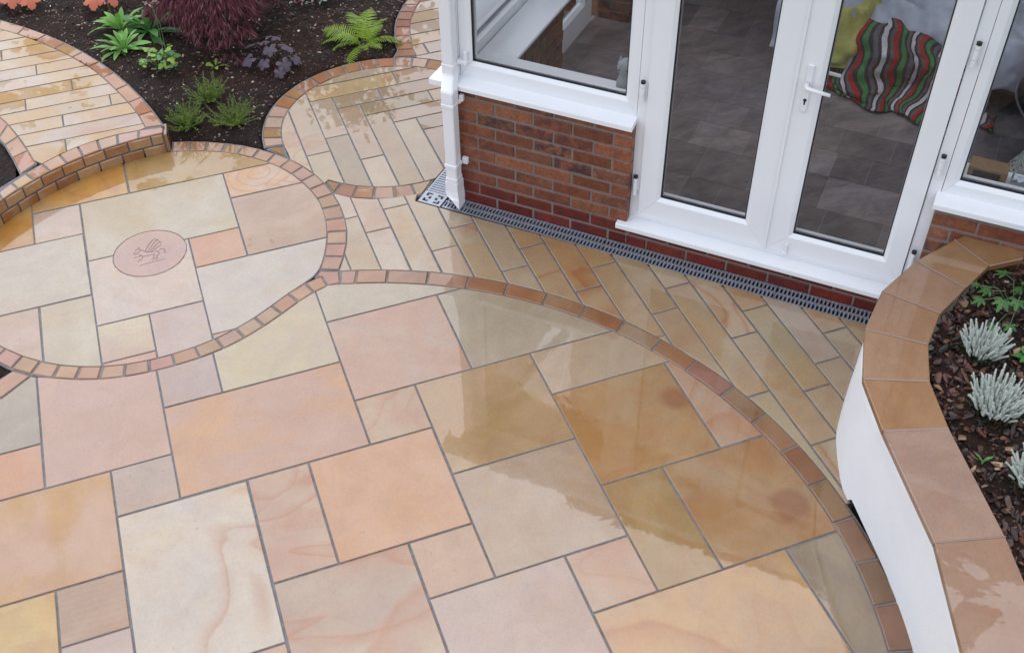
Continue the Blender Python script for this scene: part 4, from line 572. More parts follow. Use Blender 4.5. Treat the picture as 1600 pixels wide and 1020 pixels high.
# ---------------------------------------------------------------- garden soil
def dist_poly(x, y, L):
    best = 9e9
    for i in range(len(L) - 1):
        ax, ay = L[i]; bx, by = L[i + 1]; dx, dy = bx - ax, by - ay
        t = max(0, min(1, ((x - ax) * dx + (y - ay) * dy) / (dx * dx + dy * dy + 1e-12)))
        best = min(best, math.hypot(x - ax - t * dx, y - ay - t * dy))
    return best
PATH_OUT = EDGE_Q_OUT + [(-0.036, 5.85)]
LOW_EDGE = EDGE_C1_OUT[:8] + [SETT_HERRING[i][-1] for i in range(0)] + [(1.248 + .77 * math.cos(a), 5.661 + .77 * math.sin(a)) for a in [rad(x) for x in range(185, 20, -12)]] + EDGE_T_OUT
def soil_h(x, y):
    dp = dist_poly(x, y, PATH_OUT); dl = dist_poly(x, y, LOW_EDGE)
    t = dl / (dp + dl + 1e-6); t = t * t * (3 - 2 * t)
    de = math.hypot(x + .05, y - 5.85); de = max(0, min(1, (de - .06) / .34)); t *= de * de * (3 - 2 * de)   # the bed drops to the paving at the end of the step
    h = -0.012 + (ZP - 0.005) * t
    e = min(1.0, min(dp, dl) / 0.12)
    h += e * (0.020 + 0.022 * noise.noise((x * 2.1, y * 2.1, 3.0)) + 0.022 * noise.noise((x * 7, y * 7, 1.0)) + 0.015 * noise.noise((x * 21, y * 21, 5.0)) + 0.010 * noise.noise((x * 48, y * 48, 5.0)))
    return h
SETT_OUT = [[tuple(q) for q in inset(ccw(P), -.022)] for S in (SETT_BACK, SETT_CIRCLE, SETT_HERRING) for P in S]
PAVED = [ccw(P) for P in (BED_CIRCLE, BED_HERRING, BED_BACK, BED_MAIN)]
def grid_sheet(x0, x1, y0, y1, st, hf):
    nx = int((x1 - x0) / st) + 1; ny = int((y1 - y0) / st) + 1
    v = [(x0 + i * st, y0 + j * st, hf(x0 + i * st, y0 + j * st)) for j in range(ny) for i in range(nx)]
    f = [(j * nx + i, j * nx + i + 1, (j + 1) * nx + i + 1, (j + 1) * nx + i) for j in range(ny - 1) for i in range(nx - 1)]
    return v, f
def in_round(x, y):
    return (x - 1.248) ** 2 + (y - 5.661) ** 2 < .775 ** 2
def soil_z(x, y):
    s = (x - y) * Q; d = (x + y) * Q
    if s > -2.62 and d > 4.2: return -0.06
    if in_round(x, y) or any(poly_in(x, y, P) for P in PAVED): return -0.05
    if poly_in(x, y, BED_RAISED) or math.hypot(x - CWX, y - CWY) < CWR + .09 and y > 4.6 and x < -0.075: return 0.02
    for P in SETT_OUT:
        if abs(P[0][0] - x) < .3 and abs(P[0][1] - y) < .3 and poly_in(x, y, P): return -0.04
    for P in SETT_RAISED:
        if abs(P[0][0] - x) < .45 and abs(P[0][1] - y) < .45 and poly_in(x, y, P): return 0.05
    return soil_h(x, y)
v, f = grid_sheet(-0.95, 2.5, 5.35, 8.9, 0.022, soil_z)
soil = link('soil_ground', v, f, M_SOIL, None, smooth=True); tag(soil, 'dark wet soil of the planted garden bed', kind='structure')
# soil patches on the far left edge
def soil_left(x, y):
    if poly_in(x, y, BED_RAISED) or poly_in(x, y, BED_CIRCLE) or poly_in(x, y, BED_MAIN): return -0.06
    for P in SETT_RAISED + SETT_RISER + SETT_CIRCLE:
        if abs(P[0][0] - x) < .45 and abs(P[0][1] - y) < .45 and poly_in(x, y, P): return -0.05
    b = (0.115 if y > 5.0 else -0.015)
    return b + 0.012 * noise.noise((x * 20, y * 20, 2)) + 0.008 * noise.noise((x * 45, y * 45, 2))
v, f = grid_sheet(-2.2, -0.9, 3.3, 6.5, 0.022, soil_left)
soil2 = link('soil_ground', v, f, M_SOIL, None, smooth=True); tag(soil2, 'small patch of dark soil left of the raised path', kind='structure')
# far lawn around everything is ground; bits of compost, bark and perlite on the soil
M_CHIP = simple('compost_bits', (0.1, 0.06, 0.04), 0.6, 0.3, 80, objcol=False)
def _chipmat():
    m, nt, p, out = newmat('mixed_bark_and_compost'); g = G(nt); geo = g.n('NewGeometry')
    c = g.ramp(geo.outputs['Random Per Island'], [(0.0, (0.010, 0.007, 0.006, 1)), (0.38, (0.035, 0.020, 0.014, 1)), (0.66, (0.09, 0.046, 0.027, 1)), (0.88, (0.20, 0.115, 0.07, 1)), (0.975, (0.36, 0.27, 0.19, 1)), (0.994, (0.6, 0.58, 0.55, 1))])
    g.l(c, p.inputs['Base Color']); p.inputs['Roughness'].default_value = 0.45; return m
M_CHIPS = _chipmat()
def chip(mb, x, y, z, l, w, t, wild=.6):
    a = rng.uniform(0, 6.28); tilt = Matrix.Rotation(a, 3, 'Z') @ Matrix.Rotation(rng.uniform(-wild, wild), 3, 'X') @ Matrix.Rotation(rng.uniform(-wild, wild), 3, 'Y')
    n = 6; pts = []
    for k in range(n):
        th = 6.283 * (k + rng.uniform(-.3, .3)) / n; r = rng.uniform(.65, 1.1); pts.append((l * r * math.cos(th), w * r * math.sin(th)))
    b = [tilt @ Vector((p[0], p[1], -t)) + Vector((x, y, z)) for p in pts]; u = [tilt @ Vector((p[0] * .85, p[1] * .85, t * rng.uniform(.4, 1.3))) + Vector((x, y, z)) for p in pts]
    c = tilt @ Vector((0, 0, t * rng.uniform(.9, 1.8))) + Vector((x, y, z))
    mb.add(b + u + [c], [(n + k, n + (k + 1) % n, 2 * n) for k in range(n)] + [(k, (k + 1) % n, n + (k + 1) % n, n + k) for k in range(n)])
cm = MB(); cnt = 0
while cnt < 6500:
    x, y = rng.uniform(-0.9, 2.2), rng.uniform(5.55, 8.3)
    z = soil_z(x, y)
    if z <= -0.03 or z in (0.02, 0.05): continue
    s_ = rng.choice((.004, .005, .006, .008, .012)); chip(cm, x, y, z + .002, s_ * rng.uniform(.8, 1.6), s_ * rng.uniform(.4, .9), s_ * .25); cnt += 1
cb = cm.build('compost_litter', M_CHIPS); tag(cb, 'bits of bark, compost and white grit over the garden soil', kind='stuff')

# ---------------------------------------------------------------- linear drain along the conservatory
drain = empty('linear_drain', H(-1.3, 4.31, 0)); tag(drain, 'grey slotted metal drain running along the foot of the brick wall', 'drain')
D0, D1 = 4.262, 4.372
m = MB(); m.box(-2.59, 0.35, D0 - .004, D1 + .002, -0.10, -0.022, H); m.box(-2.59, -2.468, D1 + .003, 6.3, -0.10, -0.022, H)
m.box(-2.59, 0.35, D0 - .006, D0, -0.0205, -0.001, H); m.build('channel', M_CHANNEL, drain)
def grate(s0, s1, mat):
    g_ = MB(); rl = 0.008
    w = D1 - D0
    # long rails: front, middle, back
    for a, b in ((0, rl), (w * .5 - .004, w * .5 + .004), (w - rl, w)):
        g_.box(s0, s1, D0 + a, D0 + b, -0.012, -0.0005, H)
    p = 0.0200; n = int((s1 - s0) / p); hb = .0044
    for i in range(n + 1):
        s = s0 + (s1 - s0) * i / n; s2 = s + p * .5
        for c, a, b in ((s, rl, w * .5 - .004), (s2, w * .5 + .004, w - rl)):
            sa, sb = max(s0, c - hb), min(s1, c + hb)
            if sb - sa > .002: g_.box(sa, sb, D0 + a, D0 + b, -0.013, -0.0015, H)
        if s + .004 < s1: g_.box(s, s + .007, D0 + w * .5 - .0045, D0 + w * .5 + .0045, -0.0005, 0.0028, H)
        if s2 + .004 < s1: g_.box(s2, s2 + .007, D0 + w - .010, D0 + w - .002, -0.0005, 0.0028, H); g_.box(s2, s2 + .007, D0 + .002, D0 + .009, -0.0005, 0.0012, H)
    o = g_.build('grate', mat, drain); o['kind'] = 'stuff'; return o
grate(-2.44, -1.5015, M_STEEL); grate(-1.4985, -0.56, M_STEEL); grate(-0.557, 0.34, M_STEEL)
# corner piece and side run, pale plastic
g_ = MB(); s0, s1, d0, d1 = -2.588, -2.452, 4.258, 4.366
for a, b, c, d in ((s0, s1, d0, d0 + .014), (s0, s1, d1 - .014, d1), (s0, s0 + .016, d0 + .014, d1 - .014), (s1 - .016, s1, d0 + .014, d1 - .014), (s0 + .030, s1 - .030, d0 + .030, d0 + .042), (s0 + .030, s1 - .030, d1 - .042, d1 - .030),
        (s0 + .016, s0 + .04, (d0 + d1) / 2 - .01, (d0 + d1) / 2 + .01), (s1 - .04, s1 - .016, (d0 + d1) / 2 - .01, (d0 + d1) / 2 + .01), (s0 + .052, s1 - .052, d0 + .014, d0 + .030), (s0 + .052, s1 - .052, d1 - .030, d1 - .014), ((s0 + s1) / 2 - .012, (s0 + s1) / 2 + .012, d0 + .042, d1 - .042)):
    g_.box(a, b, c, d, -0.012, 0.0, H)
g_.build('corner_grate', M_GRATE_PL, drain)
g_ = MB()
for a, b in ((-2.588, -2.578), (-2.482, -2.470)): g_.box(a, b, 4.372, 5.6, -0.012, 0.0, H)
for i in range(60):
    d = 4.374 + i * .0205; g_.box(-2.578, -2.482, d, d + .0115, -0.012, -0.0008, H)
o = g_.build('side_grate', M_GRATE_PL, drain); o['kind'] = 'stuff'

# ---------------------------------------------------------------- planter: rendered curved wall with stone coping
planter = empty('planter_wall', (2.55, 2.2, 0)); tag(planter, 'curved white rendered planter wall with sandstone coping beside the doors', 'planter')
ZC = 0.575; TH = 0.028
C_OUT = [(3.2585, 2.9615), (3.176, 2.943), (2.930, 2.883), (2.678, 2.768), (2.477, 2.591), (2.310, 2.350), (2.228, 2.091), (2.161, 1.835), (2.103, 1.596), (1.931, 1.213)]
C_IN = [(3.385, 2.724), (3.210, 2.736), (3.026, 2.653), (2.826, 2.557), (2.669, 2.419), (2.551, 2.243), (2.471, 2.012), (2.350, 1.532), (2.268, 1.337)]
stones = [([C_OUT[0], C_OUT[1], C_IN[1], C_IN[0], (3.44, 2.78)]), ([C_OUT[1], C_OUT[2], C_IN[2], C_IN[1]]), ([C_OUT[2], C_OUT[3], C_IN[3], C_IN[2]]), ([C_OUT[3], C_OUT[4], C_IN[4], C_IN[3]]),
          ([C_OUT[4], C_OUT[5], C_IN[5], C_IN[4]]), ([C_OUT[5], C_OUT[6], C_IN[6], C_IN[5]]), ([C_OUT[6], C_OUT[8], C_IN[7], C_IN[6]]), ([C_OUT[8], (1.905, 1.150), (2.205, 1.105), C_IN[7]]), ([(1.905, 1.150), (1.80, .72), (2.10, .68), (2.205, 1.105)])]
cop = [((184, 140, 102), (178, 130, 92)), ((188, 144, 106), (194, 154, 124)), ((188, 150, 126), (194, 156, 130)), ((182, 138, 98), (188, 146, 116)), ((186, 142, 104), (192, 152, 126)), ((190, 146, 106), (186, 138, 98)), ((198, 168, 152), (192, 160, 144)), ((176, 140, 118), (186, 150, 128)), ((190, 146, 120), None)]
def shrink(P, d): return [tuple(p) for p in inset(ccw(P), d)]
for P, (c1, c2) in zip(stones, cop):
    o = piece('coping_stone', shrink(P, 0.0018), ZC, TH, planter, 0.003, 0.003); stone(o, tuple(x + 7 for x in c1), c2, .12, film=.55 if P is stones[6] or P is stones[7] else .9)
# pale pointing between the stones, a little below the faces
M_POINT = simple('pale_pointing', (0.25, 0.175, 0.15), 0.6, 0.1, 60)
mj = MB(); wj = .005
for a, b in ((C_OUT[i], C_IN[i]) for i in (1, 2, 3, 4, 5, 6)):
    a, b = Vector(a), Vector(b); t = (b - a).normalized(); nn = Vector((-t.y, t.x)) * wj; a = a + t * .004; b = b - t * .004
    mj.add([(a.x + nn.x, a.y + nn.y, ZC + .0012), (a.x - nn.x, a.y - nn.y, ZC + .0012), (b.x - nn.x, b.y - nn.y, ZC + .0012), (b.x + nn.x, b.y + nn.y, ZC + .0012)], [(0, 1, 2, 3)])
for a, b in ((C_OUT[8], C_IN[7]), ((1.905, 1.150), (2.205, 1.105))):
    a, b = Vector(a), Vector(b); t = (b - a).normalized(); nn = Vector((-t.y, t.x)) * .002
    mj.add([(a.x + nn.x, a.y + nn.y, ZC - .001), (a.x - nn.x, a.y - nn.y, ZC - .001), (b.x - nn.x, b.y - nn.y, ZC - .001), (b.x + nn.x, b.y + nn.y, ZC - .001)], [(0, 1, 2, 3)])
mj.build('coping_pointing', M_POINT, planter)
# wall: foot line as it meets the paving, top line tucked under the coping
FOOT = [(3.16, 3.10), (3.02, 3.055), (2.85, 2.965), (2.724, 2.843), (2.583, 2.70), (2.475, 2.583), (2.419, 2.515), (2.347, 2.386), (2.289, 2.259), (2.262, 2.12), (2.240, 1.985), (2.216, 1.84), (2.178, 1.687), (2.115, 1.495), (1.99, 1.17), (1.87, .80)]
def cr_line(P, n):
    out = []
    for i in range(len(P) - 1):
        p0, p1, p2, p3 = (Vector(P[max(i - 1, 0)]), Vector(P[i]), Vector(P[i + 1]), Vector(P[min(i + 2, len(P) - 1)]))
        for k in range(n):
            t = k / n; out.append(.5 * ((2 * p1) + (p2 - p0) * t + (2 * p0 - 5 * p1 + 4 * p2 - p3) * t * t + (3 * p1 - p0 - 3 * p2 + p3) * t ** 3))
    out.append(Vector(P[-1])); return out
foot = cr_line(FOOT, 4); topo = cr_line([(3.18, 2.985)] + C_OUT[1:] + [(1.80, .78)], 6)
def resample(P, n):
    L = [0]
    for a, b in zip(P, P[1:]): L.append(L[-1] + (b - a).length)
    out = []; j = 0
    for i in range(n):
        t = L[-1] * i / (n - 1)
        while j < len(P) - 2 and L[j + 1] < t: j += 1
        k = (t - L[j]) / max(L[j + 1] - L[j], 1e-9); out.append(P[j].lerp(P[j + 1], k))
    return out
nA = 61; A_ = resample(foot, nA); B_ = resample(topo, nA); rows = 9
v = []
def nearest_off(p):
    return p
for r in range(rows):
    t = r / (rows - 1)
    for i in range(nA):
        b = B_[i] + Vector((.030, .014))          # face stands back under the coping
        q = A_[i].lerp(b, min(1, t * 1.02) ** .9)
        zb = -0.03
        if 1.80 < A_[i].y < 2.185: zb = .036 * (A_[i].y - 1.80) / .385      # render stops short of the paving here
        v.append((q.x, q.y, zb + t * (ZC - TH - .002 - zb)))
f = [(r * nA + i, r * nA + i + 1, (r + 1) * nA + i + 1, (r + 1) * nA + i) for r in range(rows - 1) for i in range(nA - 1)]
k = len(v)
inn = resample(cr_line([(3.33, 2.80)] + C_IN[1:] + [(2.12, .72)], 6), nA)
for i in range(nA): v.append((inn[i].x - .05, inn[i].y + .03, ZC - TH - .002))
for i in range(nA): v.append((inn[i].x - .05, inn[i].y + .03, -0.03))
t0 = (rows - 1) * nA
f += [(t0 + i, t0 + i + 1, k + i + 1, k + i) for i in range(nA - 1)] + [(k + i, k + i + 1, k + nA + i + 1, k + nA + i) for i in range(nA - 1)]
f += [tuple([0] + [r * nA for r in range(1, rows)] + [k, k + nA]), tuple([nA - 1] + [r * nA + nA - 1 for r in range(1, rows)] + [k + nA - 1, k + 2 * nA - 1])]
wall_o = link('rendered_wall', v, f, M_RENDER, planter, smooth=True)
bmx = bmesh.new(); bmx.from_mesh(wall_o.data); bmesh.ops.recalc_face_normals(bmx, faces=bmx.faces); bmx.to_mesh(wall_o.data); bmx.free()
for p_ in wall_o.data.polygons: p_.use_smooth = p_.index < (rows - 1) * (nA - 1)
pl_ = MB()
for i in range(nA - 1):
    if 1.7 < A_[i].y < 2.25:
        a, b = A_[i] + Vector((.035, .01)), A_[i + 1] + Vector((.035, .01))
        pl_.add([(a.x, a.y, -.03), (b.x, b.y, -.03), (b.x, b.y, .08), (a.x, a.y, .08)], [(0, 1, 2, 3)])
pl_.build('gap_shade_strip', M_CHANNEL, planter)  # near-black strip added behind the gap under the render, painting its shade
# planting soil inside the planter
def psoil(x, y): return 0.515 + 0.03 * noise.noise((x * 5, y * 5, 0)) + .012 * noise.noise((x * 20, y * 20, 0))
INN = [tuple(p) for p in resample(cr_line([(3.42, 2.74)] + C_IN[1:] + [(2.12, .72)], 4), 40)] + [(2.9, .5), (3.9, 1.5), (4.1, 2.0)]
v, f = grid_sheet(2.0, 4.1, .6, 2.85, .03, psoil)
f = [q for q in f if poly_in(sum(v[i][0] for i in q) / 4 - .02, sum(v[i][1] for i in q) / 4, INN)]
ps = link('planter_soil', v, f, M_SOIL, planter, smooth=True)
M_BARK = _chipmat(); M_BARK.name = 'wet_bark_chips'
_r = [n for n in M_BARK.node_tree.nodes if n.type == 'VALTORGB'][0].color_ramp
for e, c in zip(_r.elements, ((.007, .0035, .003), (.024, .009, .0065), (.052, .018, .012), (.095, .034, .020), (.19, .10, .055), (.42, .30, .18))): e.color = c + (1,)
_r.elements[4].position = .975; _r.elements[5].position = .995; _r.elements[3].position = .86
bk = MB(); cnt = 0
while cnt < 5200:
    x, y = rng.uniform(2.2, 3.9), rng.uniform(.9, 2.8)
    if not poly_in(x - .012, y, INN): continue
    s_ = rng.choice((.007, .009, .012, .015, .020, .026)); chip(bk, x, y, psoil(x, y) + rng.uniform(-.004, .016), s_ * rng.uniform(.9, 1.7), s_ * rng.uniform(.35, .8), s_ * rng.uniform(.08, .2), .75); cnt += 1
o = bk.build('bark_mulch', M_BARK); tag(o, 'dark wet bark chips covering the planter soil', kind='stuff')
# ---------------------------------------------------------------- conservatory
cons = empty('conservatory', H(-1.4, 5.3, 0)); tag(cons, 'white framed conservatory on a red brick dwarf wall with glazed double doors', 'conservatory')
PITCH, ROWH, BZ0 = 0.218, 0.0757, -0.0145
def brick_mesh(name, L, Dp, hgt, tr):
    m = MB(); b = .004; m.bbox(-L / 2, L / 2, 0, Dp, -hgt / 2, hgt / 2, b, tr)
    me = bpy.data.meshes.new(name)
    v = [tuple(Vector(p) + Vector((rng.uniform(-.0012, .0012), rng.uniform(-.0012, .0012), rng.uniform(-.0012, .0012)))) for p in m.v]
    me.from_pydata(v, [], m.f); me.materials.append(M_BRICK); me.update(); return me
RED = [(170, 104, 78), (164, 98, 72), (174, 110, 84), (160, 96, 74), (156, 94, 74), (178, 116, 90), (150, 98, 76)]
ENG = [(152, 64, 50), (142, 56, 44), (158, 72, 56), (136, 56, 46)]
MESHC = {}
def wall_bricks(parent, a0, a1, rows, face, axis, side, pal=RED, name='brick', shift=0.0):
    """stretcher bond; axis 's': bricks run along s, outer face at d=face; axis 'd': run along d, outer face at s=face"""
    for r in rows:
        zc = BZ0 + ROWH * (r + .5)
        ref = (-2.152 if r % 2 == 0 else -2.257) + shift
        k0 = math.floor((a0 - ref) / PITCH); a = ref + k0 * PITCH
        while a < a1 - .02:
            x0 = max(a + .005, a0); x1 = min(a + PITCH - .005, a1)
            if x1 - x0 > .03:
                full = x1 - x0 > .205
                key = (axis, side, round(x1 - x0, 2) if not full else 'F', rng.randrange(3) if full else 0)
                if key not in MESHC:
                    if axis == 's': tr = lambda x, y, z: H(x, y * side, z)
                    else: tr = lambda x, y, z: H(y * side, x, z)
                    MESHC[key] = brick_mesh('brick', x1 - x0, .045, ROWH - .0105, tr)
                o = bpy.data.objects.new(name, MESHC[key]); COL.objects.link(o)
                mid = (x0 + x1) / 2; j = rng.uniform(-.0015, .0015)
                place(o, H(mid, face + j, zc) if axis == 's' else H(face + j, mid, zc), parent)
                c = rng.choice(ENG if (r <= 1 and pal is RED) else pal)
                fz = rng.uniform(.90, 1.08); c = tuple(x * fz for x in c); o.color = tone(c, .52)
                o['burn'] = rng.choice((0, 0, .15, .4, .95)) if r > 1 else rng.choice((0, 0, .3))
            a += PITCH
# front wall, below the window, below the doors and right of the doors
fw = MB(); fw.box(-2.455, -1.404, 4.379, 4.634, -.1, .712, H); fw.box(-1.404, .05, 4.379, 4.634, -.1, .112, H); fw.box(.052, 1.62, 4.379, 4.634, -.1, .70, H)
front = fw.build('front_wall', M_BMORTAR, cons)
wall_bricks(front, -2.46, -1.398, range(0, 10), 4.375, 's', 1)
wall_bricks(front, -1.392, .046, range(0, 2), 4.375, 's', 1)
wall_bricks(front, .052, 1.35, range(2, 9), 4.375, 's', 1)
sw_ = MB(); sw_.box(-2.455, -2.188, 4.636, 5.368, -.1, .722, H)
sidew = sw_.build('side_wall', M_BMORTAR, cons)
wall_bricks(sidew, 4.425, 5.37, range(0, 10), -2.461, 'd', 1, shift=.06)
wall_bricks(sidew, 4.64, 5.37, range(2, 10), -2.181, 'd', -1, [(150, 98, 70), (142, 90, 62), (156, 104, 78)], shift=.1)
o_ = MB(); o_.box(.06, 1.6, 4.636, 4.64, .15, .70, H); o_.build('inner_plaster', M_RENDER, front)

def member(verts_a, verts_b):
    n = len(verts_a); v = verts_a + verts_b
    f = [(i, (i + 1) % n, n + (i + 1) % n, n + i) for i in range(n)] + [tuple(range(n - 1, -1, -1)), tuple(range(n, 2 * n))]
    return v, f
def ring(name, parent, s0, s1, z0, z1, prof, add=(0, 0, 0, 0), tr=H, mat=None, gap=.0005, sides='BTLR'):
    """mitred rectangular frame, one object per member. prof = [(inward, depth)...]"""
    def rect(w):
        l, b, r, t = [(w + a) if w > 0.001 else w for a in add]
        return s0 + l, z0 + b, s1 - r, z1 - t
    def inout(lst): return lst
    objs = []
    for sd in sides:
        A, B = [], []
        for w, d in prof:
            x0, y0, x1, y1 = rect(w)
            if sd == 'B': a, b = (x0 + gap, y0), (x1 - gap, y0)
            elif sd == 'T': a, b = (x1 - gap, y1), (x0 + gap, y1)
            elif sd == 'L': a, b = (x0, y1 - gap), (x0, y0 + gap)
            else: a, b = (x1, y0 + gap), (x1, y1 - gap)
            A.append(tr(a[0], d, a[1])); B.append(tr(b[0], d, b[1]))
        v, f = member(A, B)
        o = link(name, v, f, mat or M_PVC, parent)
        bm_ = bmesh.new(); bm_.from_mesh(o.data); bmesh.ops.recalc_face_normals(bm_, faces=bm_.faces); bm_.to_mesh(o.data); bm_.free()
        objs.append(o)
    return objs
def wprof(d, w=.066, dep=.07):
    return [(0, d), (w - .022, d), (w - .018, d + .002), (w - .002, d + .015), (w, d + .020), (w, d + dep), (0, d + dep)]
def gprof(d, w):
    return [(w - .001, d + .0165), (w + .004, d + .018), (w + .004, d + .026), (w - .001, d + .026)]
def glazing(parent, s0, s1, z0, z1, d, tr=H, name='glass_pane', mat=None):
    m = MB(); m.box(s0 - .004, s1 + .004, d, d + .004, z0 - .004, z1 + .004, tr)
    return m.build(name, mat or M_GLASS, parent)
def window(name, s0, s1, z0, z1, d, add, tr=H, w=.066):
    m = MB()
    m.box(s0 + .004, s0 + .03, d + .03, d + .06, z0 + .01, z1 - .01, tr)
    win = m.build(name, M_PVC, cons)
    ring('frame_member', win, s0, s1, z0, z1, wprof(d, w), add, tr)
    ring('gasket', win, s0, s1, z0, z1, gprof(d, w), add, tr, M_RUBBER, 0)
    glazing(win, s0 + w + add[0], s1 - w - add[2], z0 + w + add[1], z1 - w - add[3], d + .022, tr)
    # spacer bar of the sealed unit
    ring('spacer_bar', win, s0, s1, z0, z1, [(w - .002, d + .030), (w + .007, d + .030), (w + .007, d + .036), (w - .002, d + .036)], add, tr, M_STEEL, 0)
    return win
TOP = 2.02
w1 = window('window', -2.368, -1.404, .752, TOP, 4.43, (0, .030, 0, 0)); w1['label'] = 'front window left of the double doors'
w2 = window('window', .053, 1.56, .737, TOP, 4.43, (-.006, .010, 0, 0)); w2['label'] = 'front window right of the double doors'
SD = lambda a, d, z: H(-2.46 + (d - 4.43) + .025, a, z)        # side wall: a runs into the house
w3 = window('window', 4.50, 5.36, .755, TOP, 4.43, (0, .02, 0, 0), SD)
# corner post
m = MB(); m.bbox(-2.452, -2.372, 4.428, 4.50, .752, TOP, .004, H); m.build('corner_post', M_PVC, cons)
# outside sills
def sill(parent, name, pts_top):
    pass
def sill_mesh(s0, s1, df, db, zf, zb, th, tr=H, nose=.006):
    prof = [(df, zf - th), (df - .0, zf - nose), (df + nose * .6, zf), (db, zb), (db, zb - th)]
    A = [tr(s0, d, z) for d, z in prof]; B = [tr(s1, d, z) for d, z in prof]
    return member(A, B)
def sill_obj(name, parent, *a, **k):
    v, f = sill_mesh(*a, **k); o = link(name, v, f, M_PVC, parent)
    b_ = bmesh.new(); b_.from_mesh(o.data); bmesh.ops.recalc_face_normals(b_, faces=b_.faces); b_.to_mesh(o.data); b_.free(); return o
sill_obj('sill', w1, -2.445, -1.398, 4.352, 4.436, .744, .757, .030)
# mitred left corner of the sill
m = MB(); zt, zb_ = .7445, .714
cor = [H(-2.515, 4.352), H(-2.4455, 4.352), H(-2.4455, 4.425), H(-2.4455, 5.36), H(-2.515, 5.36)]
v = [(p[0], p[1], zb_) for p in cor] + [(p[0], p[1], zt) for p in cor]
m.add(v, [(0, 1, 2, 3, 4)[::-1], (5, 6, 7, 8, 9)] + [(i, (i + 1) % 5, 5 + (i + 1) % 5, 5 + i) for i in range(5)]); m.build('sill', M_PVC, w3)
sill_obj('sill', w2, .036, 1.62, 4.347, 4.436, .727, .741, .030)
# inside sill boards
M_BOARD = simple('white_sill_board', (0.78, 0.80, 0.83), 0.22, 0.015, 5)
m = MB(); m.bbox(-2.36, -1.42, 4.502, 4.657, .765, .785, .004, H); m.build('inner_sill', M_BOARD, w1)
m = MB(); m.bbox(-2.36, -2.15, 4.6585, 5.39, .765, .785, .004, H); m.build('inner_sill', M_BOARD, w3)
m = MB(); m.bbox(.09, 1.58, 4.502, 4.657, .757, .777, .004, H); m.build('inner_sill', M_BOARD, w2)

# double doors
dr = empty('french_doors', H(-.68, 4.43, .14)); place(dr, H(-.68, 4.43, .14), cons)
jam = [(0, 4.430), (.046, 4.430), (.048, 4.434), (.048, 4.500), (0, 4.500)]
ring('door_frame', dr, -1.402, .050, .1455, 2.04, jam, (0, -.018, .006, 0))
sill_obj('threshold_sill', dr, -1.447, .04, 4.345, 4.436, .142, .1455, .030)
def leaf(s0, s1, add, d=4.417):
    m = MB(); m.box(s0 + .006, s0 + .03, d + .02, d + .055, .20, 1.97, H); lf = m.build('door_leaf', M_PVC, dr)
    ring('leaf_member', dr, s0, s1, .176, 1.985, wprof(d, .100, .066), add)
    ring('gasket', dr, s0, s1, .176, 1.985, gprof(d, .100), add, H, M_RUBBER, 0)
    ring('spacer_bar', dr, s0, s1, .176, 1.985, [(.098, d + .030), (.107, d + .030), (.107, d + .036), (.098, d + .036)], add, H, M_STEEL, 0)
    glazing(dr, s0 + .1 + add[0], s1 - .1 - add[2], .276 + add[1], 1.885 - add[3], d + .022)
leaf(-1.352, -.6775, (.010, .036, .018, 0)); leaf(-.6735, -.009, (.022, .028, .001, 0))
m = MB(); m.bbox(-.682, -.668, 4.408, 4.4165, .18, 1.98, .002, H); m.build('meeting_strip', M_PVC, dr)
for s, z0, z1 in ((-1.378, .304, .422), (-1.378, .860, .972), (-1.378, 1.42, 1.53), (.019, .285, .395), (.019, .832, .940), (.019, 1.379, 1.489)):
    m = MB(); n3 = [z0, z0 + (z1 - z0) * .3, z0 + (z1 - z0) * .7, z1 - .012]
    for a, b in zip(n3, n3[1:]): m.tube([H(s, 4.412, a + .001), H(s, 4.412, b - .001)], .0115, 12)
    m.box(s - .02, s + .02, 4.4245, 4.4295, z0 + .02, z1 - .02, H); hg = m.build('hinge', M_PIPE, dr)
    m = MB(); m.tube([H(s, 4.412, z1 - .0115), H(s, 4.412, z1)], .0118, 12); m.build('hinge_cap', M_RUBBER, hg)
# lever handle with lock, inside lever, foot bolt
m = MB(); m.bbox(-.634, -.602, 4.406, 4.4165, .998, 1.239, .005, H); hp = m.build('door_handle', M_PIPE, dr)
m = MB(); m.tube([H(-.619, 4.407, 1.148), H(-.619, 4.372, 1.148), H(-.612, 4.362, 1.147), H(-.58, 4.359, 1.144), H(-.508, 4.360, 1.138)], [.011, .011, .011, .0095, .0085], 10); m.build('lever', M_PIPE, hp, True)
m = MB(); m.tube([H(-.618, 4.4062, 1.062), H(-.618, 4.4045, 1.062)], .008, 12); m.box(-.6215, -.6145, 4.4045, 4.4061, 1.038, 1.058, H); m.build('keyhole', M_RUBBER, hp)
m = MB(); m.tube([H(-.619, 4.485, 1.148), H(-.619, 4.528, 1.148), H(-.60, 4.534, 1.147), H(-.50, 4.534, 1.142)], [.011, .011, .0095, .0085], 10); m.build('inner_lever', M_PIPE, dr, True)
m = MB(); m.bbox(-.576, -.560, 4.404, 4.4165, .196, .246, .004, H); m.bbox(-.584, -.558, 4.400, 4.4168, .182, .198, .003, H); m.build('foot_bolt', M_PIPE, dr)

